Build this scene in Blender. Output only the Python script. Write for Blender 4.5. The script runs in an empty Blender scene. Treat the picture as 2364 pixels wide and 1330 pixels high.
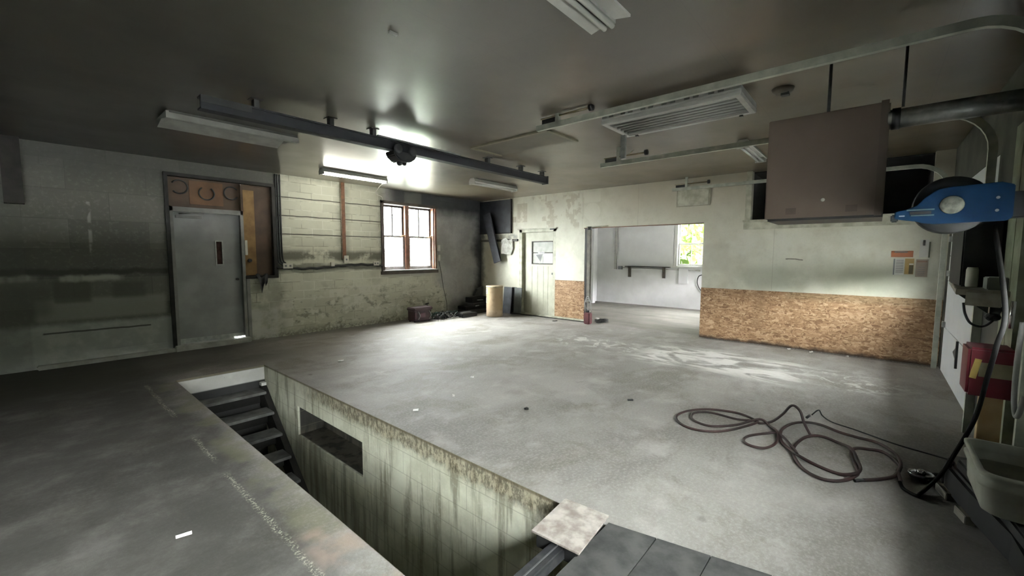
import bpy, bmesh, math, random
from mathutils import Vector, Matrix, noise as mnoise
SC = bpy.context.scene
COL = SC.collection
PI = math.pi
XB, YA, YC, ZC = 8.297, 8.305, -0.744, 2.985
XL = -4.2
PX0, PX1, PY0, PY1, PZ = 1.113, 2.090, -.35, 6.36, -1.85

# ------------------------------------------------------------------ geometry helpers
class MB:
    def __init__(s): s.bm = bmesh.new()
    def box(s, x0, x1, y0, y1, z0, z1, rot=None, piv=None):
        vs = [s.bm.verts.new((x, y, z)) for z in (z0, z1) for y in (y0, y1) for x in (x0, x1)]
        for f in ((0,2,3,1),(4,5,7,6),(0,1,5,4),(2,6,7,3),(0,4,6,2),(1,3,7,5)):
            s.bm.faces.new([vs[i] for i in f])
        if rot is not None:
            p = Vector(piv) if piv else Vector(((x0+x1)/2,(y0+y1)/2,(z0+z1)/2))
            bmesh.ops.rotate(s.bm, verts=vs, cent=p, matrix=rot)
        return vs
    def beam(s, a, b, w, h, up=(0,0,1), taper=1.0):
        a, b = Vector(a), Vector(b); d = (b-a).normalized(); u = Vector(up)
        if abs(d.dot(u)) > .98: u = Vector((1,0,0))
        r = d.cross(u).normalized(); u = r.cross(d)
        vs = []
        for p, k in ((a,1.0),(b,taper)):
            for i, j in ((-1,-1),(1,-1),(1,1),(-1,1)):
                vs.append(s.bm.verts.new(p + r*(i*w/2*k) + u*(j*h/2*k)))
        for f in ((3,2,1,0),(4,5,6,7),(0,1,5,4),(1,2,6,5),(2,3,7,6),(3,0,4,7)):
            s.bm.faces.new([vs[i] for i in f])
    def tube(s, pts, r, seg=8, closed=False, cap=True):
        pts = [Vector(p) for p in pts]; n = len(pts); rings = []
        up = Vector((0,0,1)); prev = None
        for i, p in enumerate(pts):
            if closed: d = pts[(i+1)%n]-pts[i-1]
            else: d = pts[min(i+1,n-1)]-pts[max(i-1,0)]
            if d.length < 1e-9: d = Vector((0,0,1))
            d.normalize()
            if prev is None:
                a = d.orthogonal().normalized()
            else:
                a = prev - d*prev.dot(d)
                if a.length < 1e-6: a = d.orthogonal()
                a.normalize()
            prev = a; b = d.cross(a)
            rr = r[i] if isinstance(r,(list,tuple)) else r
            rings.append([s.bm.verts.new(p + a*(rr*math.cos(2*PI*k/seg)) + b*(rr*math.sin(2*PI*k/seg))) for k in range(seg)])
        m = n if closed else n-1
        for i in range(m):
            A, B = rings[i], rings[(i+1)%n]
            for k in range(seg):
                f = s.bm.faces.new((A[k],A[(k+1)%seg],B[(k+1)%seg],B[k])); f.smooth = True
        if cap and not closed:
            s.bm.faces.new(rings[0][::-1]); s.bm.faces.new(rings[-1])
    def cyl(s, a, b, r, seg=20, r2=None): s.tube([a,b],[r, r if r2 is None else r2],seg)
    def lathe(s, prof, c=(0,0,0), axis='Z', seg=28):
        rings = []
        for (r, z) in prof:
            ring = []
            for k in range(seg):
                t = 2*PI*k/seg; x, y = r*math.cos(t), r*math.sin(t)
                v = {'Z':(x,y,z),'X':(z,x,y),'Y':(y,z,x)}[axis]
                ring.append(s.bm.verts.new(Vector(c)+Vector(v)))
            rings.append(ring)
        for i in range(len(rings)-1):
            for k in range(seg):
                f = s.bm.faces.new((rings[i][k],rings[i][(k+1)%seg],rings[i+1][(k+1)%seg],rings[i+1][k])); f.smooth=True
        s.bm.faces.new(rings[0][::-1]); s.bm.faces.new(rings[-1])
    def prism(s, poly, axis, a, b):
        def P(u,v,w): return {'X':(w,u,v),'Y':(u,w,v),'Z':(u,v,w)}[axis]
        A = [s.bm.verts.new(P(u,v,a)) for u,v in poly]; B = [s.bm.verts.new(P(u,v,b)) for u,v in poly]
        n = len(poly)
        s.bm.faces.new(A); s.bm.faces.new(B[::-1])
        for i in range(n): s.bm.faces.new((A[i],B[i],B[(i+1)%n],A[(i+1)%n]))
    def quad(s, *p): s.bm.faces.new([s.bm.verts.new(q) for q in p])
    def slab(s, axis, w0, w1, us, vs, hole):
        """plate between w0 and w1 on `axis`, gridded at us x vs, cells where hole(u,v) left out, with reveals"""
        def P(u,v,w): return {'X':(w,u,v),'Y':(u,w,v),'Z':(u,v,w)}[axis]
        us, vs = sorted(set(us)), sorted(set(vs)); V = {}
        def g(i,j,k):
            if (i,j,k) not in V: V[(i,j,k)] = s.bm.verts.new(P(us[i],vs[j],(w0,w1)[k]))
            return V[(i,j,k)]
        nu, nv = len(us)-1, len(vs)-1
        ok = lambda i,j: 0<=i<nu and 0<=j<nv and not hole((us[i]+us[i+1])/2,(vs[j]+vs[j+1])/2)
        for i in range(nu):
            for j in range(nv):
                if not ok(i,j): continue
                for k in (0,1): s.bm.faces.new((g(i,j,k),g(i+1,j,k),g(i+1,j+1,k),g(i,j+1,k)))
                for (di,dj,e) in ((-1,0,((i,j),(i,j+1))),(1,0,((i+1,j),(i+1,j+1))),(0,-1,((i,j),(i+1,j))),(0,1,((i,j+1),(i+1,j+1)))):
                    if not ok(i+di,j+dj):
                        (a,b),(c,d) = e
                        s.bm.faces.new((g(a,b,0),g(c,d,0),g(c,d,1),g(a,b,1)))
    def icos(s, c, r, sub=1, sc=(1,1,1), jit=0, rng=random):
        ret = bmesh.ops.create_icosphere(s.bm, subdivisions=sub, radius=r)
        for v in ret['verts']:
            k = 1 + rng.uniform(-jit,jit)
            v.co = Vector(c) + Vector((v.co.x*sc[0]*k, v.co.y*sc[1]*k, v.co.z*sc[2]*k))
    def obj(s, name, mat, parent=None, bevel=0, loc=None, smooth=False):
        """verts are in world space; origin goes to `loc`, or to the parent's place"""
        bmesh.ops.recalc_face_normals(s.bm, faces=s.bm.faces)
        if bevel:
            ed = [e for e in s.bm.edges if len(e.link_faces)==2 and e.calc_face_angle(0) > .5]
            bmesh.ops.bevel(s.bm, geom=ed, offset=bevel, segments=2, affect='EDGES', clamp_overlap=True)
        if smooth:
            for f in s.bm.faces: f.smooth = True
        root = parent
        off = Vector(loc) if loc else Vector((0,0,0))
        if parent is not None:
            off = Vector((0,0,0)); p = parent
            while p is not None: off += p.location; p = p.parent
        bmesh.ops.translate(s.bm, verts=s.bm.verts, vec=-off)
        me = bpy.data.meshes.new(name); s.bm.to_mesh(me); s.bm.free()
        o = bpy.data.objects.new(name, me); COL.objects.link(o)
        if mat: me.materials.append(mat)
        if parent is not None: o.parent = parent
        else: o.location = off
        return o

def tag(o, label, cat, group=None):
    o['label'] = label; o['category'] = cat
    if group: o['group'] = group
    return o
def thing(name, label, cat, loc, group=None):
    o = bpy.data.objects.new(name, None); COL.objects.link(o); o.location = loc
    o.empty_display_size = .1
    return tag(o, label, cat, group)
def struct(o): o['kind'] = 'structure'; return o
def copy_tree(o, delta):
    r = o.copy(); COL.objects.link(r); r.location = o.location + Vector(delta)
    for ch in list(o.children):
        c = ch.copy(); COL.objects.link(c); c.parent = r
        for g in ch.children:
            d = g.copy(); COL.objects.link(d); d.parent = c
    return r
def spline(ctrl, n=10, closed=False):
    P = [Vector(c) for c in ctrl]; N = len(P); out = []
    for i in range(N if closed else N-1):
        if closed: p0,p1,p2,p3 = P[i-1],P[i],P[(i+1)%N],P[(i+2)%N]
        else: p0,p1,p2,p3 = P[max(i-1,0)],P[i],P[i+1],P[min(i+2,N-1)]
        for k in range(n):
            t = k/n
            out.append(.5*((2*p1)+(p2-p0)*t+(2*p0-5*p1+4*p2-p3)*t*t+(3*p1-p0-3*p2+p3)*t**3))
    if not closed: out.append(P[-1])
    return out

# ------------------------------------------------------------------ material helpers
class Mat:
    def __init__(s, name):
        s.m = bpy.data.materials.new(name); s.m.use_nodes = True
        s.nt = s.m.node_tree; s.nt.nodes.clear()
        s.out = s.N('ShaderNodeOutputMaterial'); s.b = s.N('ShaderNodeBsdfPrincipled')
        s.L(s.b.outputs[0], s.out.inputs[0])
        s.co = s.N('ShaderNodeTexCoord').outputs['Object']
        s._xyz = None
    def N(s, t): return s.nt.nodes.new(t)
    def L(s, a, b): s.nt.links.new(a, b)
    def put(s, inp, v):
        if isinstance(v, bpy.types.NodeSocket): s.L(v, inp)
        elif isinstance(v, (tuple,list)) and len(v)==3 and inp.type=='RGBA': inp.default_value = (*v,1)
        else: inp.default_value = v
    def set(s, **k):
        for n, v in k.items():
            s.put(s.b.inputs[{'col':'Base Color','rough':'Roughness','metal':'Metallic','spec':'Specular IOR Level','ecol':'Emission Color','estr':'Emission Strength','coat':'Coat Weight','crough':'Coat Roughness','alpha':'Alpha','trans':'Transmission Weight'}[n]], v)
        return s
    @property
    def xyz(s):
        if s._xyz is None:
            n = s.N('ShaderNodeSeparateXYZ'); s.L(s.co, n.inputs[0]); s._xyz = n.outputs
        return s._xyz
    def scale(s, v, sc):
        n = s.N('ShaderNodeMapping'); s.L(v, n.inputs[0]); n.inputs['Scale'].default_value = sc; return n.outputs[0]
    def noise(s, sc, det=4, rough=.55, vec=None, dist=0):
        n = s.N('ShaderNodeTexNoise'); s.L(vec or s.co, n.inputs['Vector'])
        n.inputs['Scale'].default_value = sc; n.inputs['Detail'].default_value = det
        n.inputs['Roughness'].default_value = rough; n.inputs['Distortion'].default_value = dist
        return n.outputs[0]
    def voro(s, sc, vec=None, feat='F1', out='Distance', rnd=1):
        n = s.N('ShaderNodeTexVoronoi'); s.L(vec or s.co, n.inputs['Vector']); n.inputs['Scale'].default_value = sc
        n.feature = feat; n.inputs['Randomness'].default_value = rnd
        return n.outputs[out]
    def ramp(s, f, *stops):
        n = s.N('ShaderNodeValToRGB'); s.L(f, n.inputs[0]); cr = n.color_ramp
        while len(cr.elements) < len(stops): cr.elements.new(.5)
        for e, (p, c) in zip(cr.elements, stops):
            e.position = p; e.color = (*c,1) if isinstance(c,(tuple,list)) else (c,c,c,1)
        return n.outputs[0]
    def ss(s, v, a, b):
        n = s.N('ShaderNodeMapRange'); n.interpolation_type = 'SMOOTHSTEP'; s.put(n.inputs[0], v)
        if a <= b:
            n.inputs[1].default_value, n.inputs[2].default_value = a, b
        else:
            n.inputs[1].default_value, n.inputs[2].default_value = b, a
            n.inputs[3].default_value, n.inputs[4].default_value = 1, 0
        return n.outputs[0]
    def math(s, op, a, b=0.0):
        n = s.N('ShaderNodeMath'); n.operation = op; s.put(n.inputs[0], a); s.put(n.inputs[1], b); return n.outputs[0]
    def mul(s, *v):
        r = v[0]
        for q in v[1:]: r = s.math('MULTIPLY', r, q)
        return r
    def mx(s, *v):
        r = v[0]
        for q in v[1:]: r = s.math('MAXIMUM', r, q)
        return r
    def mix(s, f, a, b, mode='MIX'):
        n = s.N('ShaderNodeMix'); n.data_type = 'RGBA'; n.blend_type = mode
        s.put(n.inputs[0], f); s.put(n.inputs[6], a); s.put(n.inputs[7], b); return n.outputs[2]
    def bump(s, h, st=.3, d=.01):
        n = s.N('ShaderNodeBump'); s.L(h, n.inputs['Height']); n.inputs['Strength'].default_value = st; n.inputs['Distance'].default_value = d
        s.L(n.outputs[0], s.b.inputs['Normal'])
    def rect(s, u, v, u0, u1, v0, v1, e=.02):
        return s.mul(s.ss(u,u0-e,u0+e), s.ss(u,u1+e,u1-e), s.ss(v,v0-e,v0+e), s.ss(v,v1+e,v1-e))
    def comb(s, x, y, z):
        n = s.N('ShaderNodeCombineXYZ'); s.put(n.inputs[0],x); s.put(n.inputs[1],y); s.put(n.inputs[2],z); return n.outputs[0]
    def brick(s, vec, w, h, mortar, off=.5, smooth=.1):
        n = s.N('ShaderNodeTexBrick'); s.L(vec, n.inputs['Vector'])
        n.inputs['Color1'].default_value = (0,0,0,1); n.inputs['Color2'].default_value = (1,1,1,1); n.inputs['Mortar'].default_value = (.5,.5,.5,1)
        n.inputs['Scale'].default_value = 1; n.inputs['Mortar Size'].default_value = mortar; n.inputs['Mortar Smooth'].default_value = smooth
        n.inputs['Brick Width'].default_value = w; n.inputs['Row Height'].default_value = h; n.offset = off
        return n.outputs['Color'], n.outputs['Fac']

def simple(name, c, rough=.6, metal=0, var=.25, sc=6, spec=.4, c2=None, bump=0, det=5):
    m = Mat(name)
    f = m.ss(m.noise(sc, det), .3, .7)
    d = c2 or tuple(q*(1-var) for q in c)
    m.set(col=m.mix(f, d, c), rough=rough, metal=metal, spec=spec)
    if bump: m.bump(m.noise(sc*8,3), bump, .004)
    return m.m

# ---- room surfaces
def mat_floor():
    m = Mat('concrete_floor'); X,Y,Z = m.xyz
    big = m.noise(.55,5,.6); mid = m.noise(2.6,6,.62); fine = m.noise(46,5,.75); grit = m.noise(190,2,.6)
    c = m.mix(m.ss(big,.32,.68), (.215,.200,.187), (.325,.305,.288))
    c = m.mix(m.mul(m.ss(m.noise(.9,6,.68,m.scale(m.co,(.7,1.3,1)),.8),.46,.62),.5), c, (.155,.142,.128))
    c = m.mix(m.mul(m.ss(mid,.48,.72),.6), c, (.42,.39,.375))
    c = m.mix(m.mul(m.ss(m.noise(1.3,5,.6,m.scale(m.co,(1,1,1)),.6),.50,.68),.6), c, (.15,.138,.11))
    c = m.mix(m.mul(m.ss(fine,.42,.72),.45), c, (.44,.415,.395))
    c = m.mix(m.mul(m.ss(grit,.60,.75),.5), c, (.09,.085,.08))
    c = m.mix(m.mul(m.ss(grit,.30,.18),.8), c, (.62,.60,.58))
    # oily aisle left of the pit, dimness put into its colour; block wall grime
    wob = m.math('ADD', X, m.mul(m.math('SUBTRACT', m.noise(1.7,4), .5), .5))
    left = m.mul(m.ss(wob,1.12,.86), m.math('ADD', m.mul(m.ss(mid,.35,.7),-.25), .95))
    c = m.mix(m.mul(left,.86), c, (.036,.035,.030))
    ne = m.math('ADD', Y, m.mul(m.math('SUBTRACT', m.noise(1.1,4), .5), 1.0))
    c = m.mix(m.mul(m.ss(ne,6.2,7.0), m.ss(X,3.4,1.8), .75), c, (.06,.058,.046))
    c = m.mix(m.mul(m.ss(ne,7.6,8.15), .55), c, (.07,.068,.06))
    # olive worn strip beside the pit
    c = m.mix(m.mul(m.rect(X,Y,.90,1.115,2.2,6.3,.05), m.ss(m.noise(2.2,3),.45,.6), .5), c, (.17,.165,.095))
    c = m.mix(m.mul(m.rect(X,Y,.88,1.115,.2,2.3,.06), m.ss(m.noise(3,4),.42,.6), .7), c, (.36,.27,.22))
    # worn pale line
    lin = m.mul(m.rect(m.math('ADD',X,m.mul(m.math('SUBTRACT',m.noise(5,3),.5),.05)),Y,.825,.858,1.6,6.4,.012), m.ss(m.noise(60,4,.75),.50,.60), m.ss(m.noise(1.2,2,.5,m.comb(0.0,Y,0.0)),.40,.52))
    c = m.mix(m.mul(lin,.9), c, (.50,.48,.38))
    # white residue swept over the floor by the low wall
    u = m.math('ADD', X, m.mul(m.math('SUBTRACT', m.noise(1.4,3),.5),.7))
    res = m.mul(m.rect(u,Y,5.95,7.15,.65,2.75,.28), m.ss(m.noise(3.2,6,.62,m.scale(m.co,(1,.45,1)),1.2),.40,.56))
    res2 = m.mul(m.rect(u,Y,6.1,6.9,2.7,4.3,.3), m.ss(m.noise(4,6,.65,None,1.0),.50,.60), .7)
    res3 = m.mul(m.rect(u,Y,6.2,6.9,-.3,.6,.2), m.ss(m.noise(5,6,.65,None,1.0),.50,.60), .6)
    c = m.mix(m.mul(m.mx(res,res2,res3),.85), c, (.66,.63,.61))
    # dark oil blots
    c = m.mix(m.mul(m.ss(m.math('ADD',m.voro(1.15),m.mul(m.noise(9,4,.7),.12)),.115,.06),.5), c, (.07,.06,.052))
    # grime where the boards meet the floor
    c = m.mix(m.mul(m.rect(X,Y,8.16,8.30,-.7,2.4,.06), m.ss(fine,.38,.55),.85), c, (.03,.022,.018))
    c = m.mix(m.mul(m.ss(m.math('ADD',Y,m.mul(m.math('SUBTRACT',mid,.5),.25)),-.12,-.42), m.ss(X,5.6,4.4), .6), c, (.07,.066,.06))  # oily floor by the front wall; also deepens its shadow strip in the colour
    # back room: paler, streaked
    c = m.mix(m.mul(m.ss(X,8.25,8.6), .7), c, m.mix(m.ss(m.noise(1.6,5,.6,m.scale(m.co,(1.6,.5,1))),.35,.7), (.11,.104,.088), (.20,.19,.165)))
    m.set(col=c, rough=m.math('ADD', m.mul(mid,.25), .62), spec=.22)
    m.bump(m.math('ADD', m.mul(fine,.6), m.mul(grit,.5)), .35, .006)
    return m.m

def mat_ceiling():
    m = Mat('sooty_painted_ceiling'); X,Y,Z = m.xyz
    big = m.noise(.5,5,.6); mid = m.noise(2.4,5,.6)
    c = m.mix(m.ss(big,.35,.65), (.105,.082,.052), (.155,.122,.078))
    c = m.mix(m.mul(m.ss(mid,.45,.7),.4), c, (.095,.080,.055))
    soot = m.ss(m.math('ADD', X, m.mul(m.math('SUBTRACT',m.noise(1.1,4),.5),1.2)), 4.6, 2.2)
    c = m.mix(m.mul(soot,.78), c, (.040,.039,.035))
    c = m.mix(m.mul(m.ss(m.math('ADD',Y,m.mul(mid,.5)),7.75,7.4), .0), c, c)
    pale = m.mul(m.ss(Y,6.0,7.2), m.ss(X,2.6,4.0), m.ss(X,8.0,6.0))  # glow of the lit strip put into the ceiling colour
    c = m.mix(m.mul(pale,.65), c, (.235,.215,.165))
    # plywood sheet joints
    jx = m.math('ABSOLUTE', m.math('SUBTRACT', m.math('FRACT', m.math('DIVIDE', m.math('ADD',X,.19), 2.44)), .5))
    jy = m.math('ABSOLUTE', m.math('SUBTRACT', m.math('FRACT', m.math('DIVIDE', m.math('ADD',Y,.3), 1.22)), .5))
    j = m.mx(m.ss(jx,.4985,.4995), m.ss(jy,.4975,.4990))
    c = m.mix(m.mul(j,.35), c, (.03,.028,.022))
    gl = m.ss(m.noise(1.3,4),.35,.65)
    m.set(col=c, rough=m.math('ADD', m.mul(gl,.08), .40), spec=.8, coat=.75, crough=.24)
    return m.m

def mat_wall_a():
    m = Mat('painted_block_wall'); X,Y,Z = m.xyz
    vec = m.comb(X, Z, 0.0)
    wobv = m.N('ShaderNodeVectorMath'); wobv.operation='ADD'
    nz = m.N('ShaderNodeTexNoise'); m.L(m.co,nz.inputs['Vector']); nz.inputs['Scale'].default_value=5
    sub = m.N('ShaderNodeVectorMath'); sub.operation='SCALE'; m.L(nz.outputs['Color'],sub.inputs[0]); sub.inputs['Scale'].default_value=.012
    m.L(vec,wobv.inputs[0]); m.L(sub.outputs[0],wobv.inputs[1]); vec = wobv.outputs[0]
    bc, bf = m.brick(vec, .41, .169, .006)
    c = m.mix(bc, (.58,.58,.485), (.69,.69,.58))
    mid = m.noise(2.2,6,.65); fine = m.noise(22,4,.65)
    c = m.mix(m.mul(m.ss(mid,.42,.7),.3), c, (.38,.385,.325))
    c = m.mix(m.mul(m.ss(fine,.5,.75),.3), c, (.60,.60,.52))
    c = m.mix(m.mul(m.ss(m.noise(1.9,5,.6),.4,.6),m.ss(bc,.55,.95),.45), c, (.40,.405,.33))
    c = m.mix(m.mul(bf,.8), c, m.mix(m.ss(m.noise(2.6,3),.42,.58), (.30,.295,.23), (.78,.78,.70)))
    # raked dark joints every second course, upper middle bay
    zz = m.math('ADD', Z, m.mul(m.math('SUBTRACT',nz.outputs[0],.5),.02))
    jd = m.math('ABSOLUTE', m.math('SUBTRACT', m.math('FRACT', m.math('DIVIDE', m.math('SUBTRACT',zz,1.735),.338)), .5))
    dj = m.mul(m.ss(jd,.040,.016), m.rect(X,Z,3.0,5.2,1.65,2.7,.02))
    c = m.mix(m.mul(dj,.9), c, (.03,.028,.022))
    # lower part: peeling, damp and dirty
    low = m.mul(m.ss(m.math('ADD',Z,m.mul(m.math('SUBTRACT',mid,.5),.9)), .95,.35), m.ss(X,2.9,3.1))
    c = m.mix(m.mul(low,m.math('ADD',m.mul(m.ss(m.noise(1.1,3),.35,.6),.40),.25)), c, (.36,.355,.285))
    pe = m.mul(m.ss(Z,1.15,.5), m.ss(m.noise(3.0,6,.72,m.scale(m.co,(1,1,2.1))),.50,.57), m.ss(X,2.9,3.1))
    c = m.mix(m.mul(pe,.75), c, m.mix(m.ss(m.noise(7,4),.4,.6), (.19,.185,.14), (.70,.695,.615)))
    bw = m.mul(m.ss(bc,.80,.84), m.ss(Z,.95,.55), m.ss(m.noise(1.3),.5,.6), m.math('SUBTRACT',1.0,bf))
    c = m.mix(m.mul(bw,.8), c, (.66,.65,.58))
    c = m.mix(m.mul(m.ss(Z,.16,.02), m.ss(fine,.35,.6),.7), c, (.12,.115,.09))
    for (bx,bz,bw_) in ((3.98,.66,.40),(4.26,.49,.17),(4.52,.49,.19),(4.62,.70,.5)):
        c = m.mix(m.mul(m.rect(X,Z,bx,bx+bw_,bz,bz+.15,.014),m.ss(m.noise(9,4,.6),.36,.50),.85), c, (.66,.655,.58))
    for zl in (.685,.865,1.03): c = m.mix(m.mul(m.rect(m.math('ADD',Z,m.mul(m.noise(3,3),.012)),X,zl,zl+.012,3.05,5.15,.006),m.ss(m.noise(1.8,3),.40,.52),.8), c, (.70,.70,.62))
    # black scorched band at outlet height
    zb = m.math('ADD', Z, m.mul(m.math('SUBTRACT',m.noise(2.6,5,.6),.5),.16))
    band = m.mul(m.rect(zb,X,1.42,1.60,3.0,5.3,.05), m.ss(m.noise(2.6,5,.65),.36,.52))
    c = m.mix(m.mul(band,.88), c, (.10,.098,.075))
    c = m.mix(m.mul(m.rect(zb,X,1.23,1.34,2.6,5.3,.03),.6), c, (.07,.068,.055))
    # sooty edges beside the boarded opening, the strip conduit and the ceiling
    c = m.mix(m.mul(m.mx(m.ss(X,3.22,3.06), m.rect(X,Z,4.18,4.44,1.4,2.99,.07), m.mul(m.ss(X,5.0,5.2),m.ss(Z,1.2,1.3)), m.ss(Z,2.86,2.98)),m.ss(m.noise(4,4,.6),.25,.6),.5), c, (.13,.125,.095))
    # round pale spot
    # left stretch: larger patches, dull grey
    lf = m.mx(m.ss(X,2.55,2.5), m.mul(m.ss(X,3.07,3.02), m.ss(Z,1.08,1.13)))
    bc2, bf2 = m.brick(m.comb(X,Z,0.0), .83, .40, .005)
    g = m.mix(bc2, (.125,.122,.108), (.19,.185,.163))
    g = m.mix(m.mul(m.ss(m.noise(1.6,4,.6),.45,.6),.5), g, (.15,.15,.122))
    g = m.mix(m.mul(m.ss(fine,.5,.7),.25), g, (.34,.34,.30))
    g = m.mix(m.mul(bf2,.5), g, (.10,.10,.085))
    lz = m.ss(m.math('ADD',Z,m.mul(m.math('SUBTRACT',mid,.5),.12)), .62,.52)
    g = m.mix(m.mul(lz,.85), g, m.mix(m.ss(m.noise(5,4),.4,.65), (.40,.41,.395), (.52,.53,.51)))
    mids = m.mul(m.rect(Z,X,.62,.92,.05,1.4,.04),.7)
    g = m.mix(mids, g, (.34,.34,.305))
    dk = m.mx(m.rect(X,Z,.22,.58,.86,1.16,.03), m.rect(X,Z,.80,1.16,.90,1.12,.04), m.mul(m.rect(X,Z,-.5,.20,.70,1.1,.08),.7))
    g = m.mix(m.mul(dk,.75), g, (.10,.10,.08))
    wl = m.mul(m.rect(zb,X,1.16,1.24,-.6,1.05,.03), m.ss(m.noise(2.3,3,.5,m.comb(X,0.0,0.0)),.44,.52))
    g = m.mix(m.mul(wl,.85), g, (.50,.50,.44))
    g = m.mix(m.mul(m.rect(zb,X,1.24,1.32,-4,1.45,.025),.85), g, (.05,.05,.042))
    crk = m.mul(m.rect(m.math('ADD',Z,m.mul(m.noise(1.5,3,.6,m.comb(X,0.0,0.0)),.05)),X,.475,.497,.1,1.2,.008),.9)
    g = m.mix(crk, g, (.05,.05,.045))
    g = m.mix(m.mul(m.rect(X,Z,.60,.635,1.55,2.25,.01), m.ss(m.noise(6,2),.45,.55),.7), g, (.40,.40,.36))
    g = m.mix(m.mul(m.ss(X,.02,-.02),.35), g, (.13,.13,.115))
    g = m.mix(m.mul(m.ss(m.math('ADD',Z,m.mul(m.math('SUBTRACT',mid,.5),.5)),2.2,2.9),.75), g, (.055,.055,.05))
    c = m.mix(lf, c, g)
    # white patch under the boarded opening
    wp = m.mul(m.rect(X,Z,2.46,3.0,0,.55,.03), m.ss(m.noise(5,5),.3,.5))
    c = m.mix(m.mul(wp,.8), c, (.56,.56,.53))
    # soot: from the window to the corner and along the top over the window
    xs = m.math('ADD', X, m.mul(m.math('SUBTRACT',m.noise(1.6,5,.6),.5),.7))
    zs = m.math('ADD', Z, m.mul(m.math('SUBTRACT',m.noise(1.9,5,.6),.5),.35))
    s1 = m.mul(m.ss(xs,6.45,6.95), m.ss(m.math('ADD',zs,m.mul(m.math('SUBTRACT',xs,6.6),.9)),.75,1.25))
    s2 = m.mul(m.ss(zs,2.52,2.70), m.ss(X,5.15,5.35))
    s3 = m.mul(m.rect(xs,zs,7.1,8.4,-.2,.75,.2))
    wd = m.rect(X,Z,5.17,6.85,1.05,1.30,.08)
    soot = m.mx(s1,s2,s3,m.mul(wd,.6))
    deep = m.mx(m.mul(m.ss(zs,2.35,2.75), m.ss(X,5.2,5.6)), m.ss(xs,7.9,8.25), m.mul(m.ss(zs,.5,.1),m.ss(xs,7.0,7.6)))
    sc_ = m.mix(deep, m.mix(m.ss(mid,.35,.7),(.29,.288,.288),(.41,.405,.41)), (.028,.029,.036))
    c = m.mix(m.mul(soot,.95), c, sc_)
    st = m.mul(m.rect(X,Z,5.80,6.28,2.6,3.0,.03), .5)
    c = m.mix(st, c, (.15,.155,.14))
    m.set(col=c, rough=.62, spec=.3)
    h = m.math('ADD', m.mul(bf,-.55), m.math('ADD', m.mul(fine,.25), m.mul(dj,-1.2)))
    m.bump(h, .5, .012)
    return m.m

def mat_wall_b():
    m = Mat('stained_white_panel_wall'); X,Y,Z = m.xyz
    big = m.noise(.9,5,.6); mid = m.noise(3.5,6,.65); fine = m.noise(40,3,.6)
    c = m.mix(m.ss(big,.35,.65), (.60,.585,.485), (.74,.73,.63))
    c = m.mix(m.mul(m.ss(mid,.45,.72),.35), c, (.43,.405,.32))
    # smoke staining, browner toward the ceiling over the wide opening
    top = m.mul(m.ss(m.math('ADD',Z,m.mul(m.math('SUBTRACT',big,.5),.8)),1.9,2.75), m.ss(Y,4.9,3.9))
    c = m.mix(m.mul(top,.6), c, (.40,.355,.265))
    # paler patches, greener band below
    pale_zone = m.mul(m.rect(Y,Z,-.3,2.3,1.35,1.85,.2), m.ss(m.noise(1.8,5,.6),.42,.6))
    c = m.mix(m.mul(pale_zone,.6), c, (.68,.68,.60))
    grn = m.mul(m.rect(Z,Y,.95,1.35,-.7,1.9,.12), m.ss(m.noise(1.5,4),.35,.6))
    c = m.mix(m.mul(grn,.5), c, (.35,.375,.29))
    # ghosts of things once fixed above the door
    v = m.comb(Y, Z, 0.0)
    g1,_ = m.brick(v,.34,.29,.0,.37); g2,_ = m.brick(m.scale(v,(1,1,1)),.23,.47,.0,.6)
    pm = m.mul(m.rect(Y,Z,5.05,6.75,2.16,2.93,.05), m.ss(m.math('ADD',m.mul(g1,.6),m.mul(mid,.8)),.55,.70))
    c = m.mix(m.mul(pm,.6), c, (.66,.65,.56))
    pm2 = m.mul(m.rect(Y,Z,5.05,7.0,2.16,2.95,.05), m.ss(m.math('ADD',m.mul(g2,.5),m.mul(m.noise(5,4),.8)),.72,.80))
    c = m.mix(m.mul(pm2,.5), c, (.36,.31,.22))
    sp = m.mx(m.rect(Y,Z,4.62,5.03,2.70,2.93,.012))
    d2 = m.math('SQRT', m.math('ADD', m.math('POWER',m.math('SUBTRACT',Y,4.82),2.0), m.math('POWER',m.math('SUBTRACT',Z,2.49),2.0)))
    c = m.mix(m.mul(m.mx(sp, m.ss(d2,.205,.19)),.75), c, (.66,.64,.545))
    c = m.mix(m.mul(m.rect(Y,Z,7.03,7.15,2.36,2.50,.012),.6), c, (.28,.22,.14))
    # faint panel seams and scuffs
    for yy in (5.07,6.0,3.75,1.32): c = m.mix(m.mul(m.rect(Y,Z,yy-.003,yy+.003,.95 if yy<3 else 2.1,2.98,.004),.45), c, (.25,.23,.17))
    scf = m.mul(m.rect(m.math('ADD',Z,m.mul(m.noise(6,3),.05)),Y,1.495,1.515,.90,1.14,.006),.85)
    c = m.mix(scf, c, (.14,.12,.085))
    c = m.mix(m.mul(m.rect(Y,Z,6.95,8.3,1.95,2.06,.03),m.ss(m.noise(7,5),.35,.6),.7), c, (.24,.235,.21))
    c = m.mix(m.mul(m.ss(fine,.55,.7),.15), c, (.40,.38,.30))
    c = m.mix(m.mul(m.rect(Y,Z,2.0,2.44,1.25,1.75,.05),.30), c, (.40,.38,.31))
    # soot near the corner with the block wall
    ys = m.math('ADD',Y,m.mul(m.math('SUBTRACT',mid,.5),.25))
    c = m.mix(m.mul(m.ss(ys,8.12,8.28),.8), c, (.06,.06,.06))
    m.set(col=c, rough=.5, spec=.35); m.bump(fine,.12,.004)
    return m.m

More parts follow.
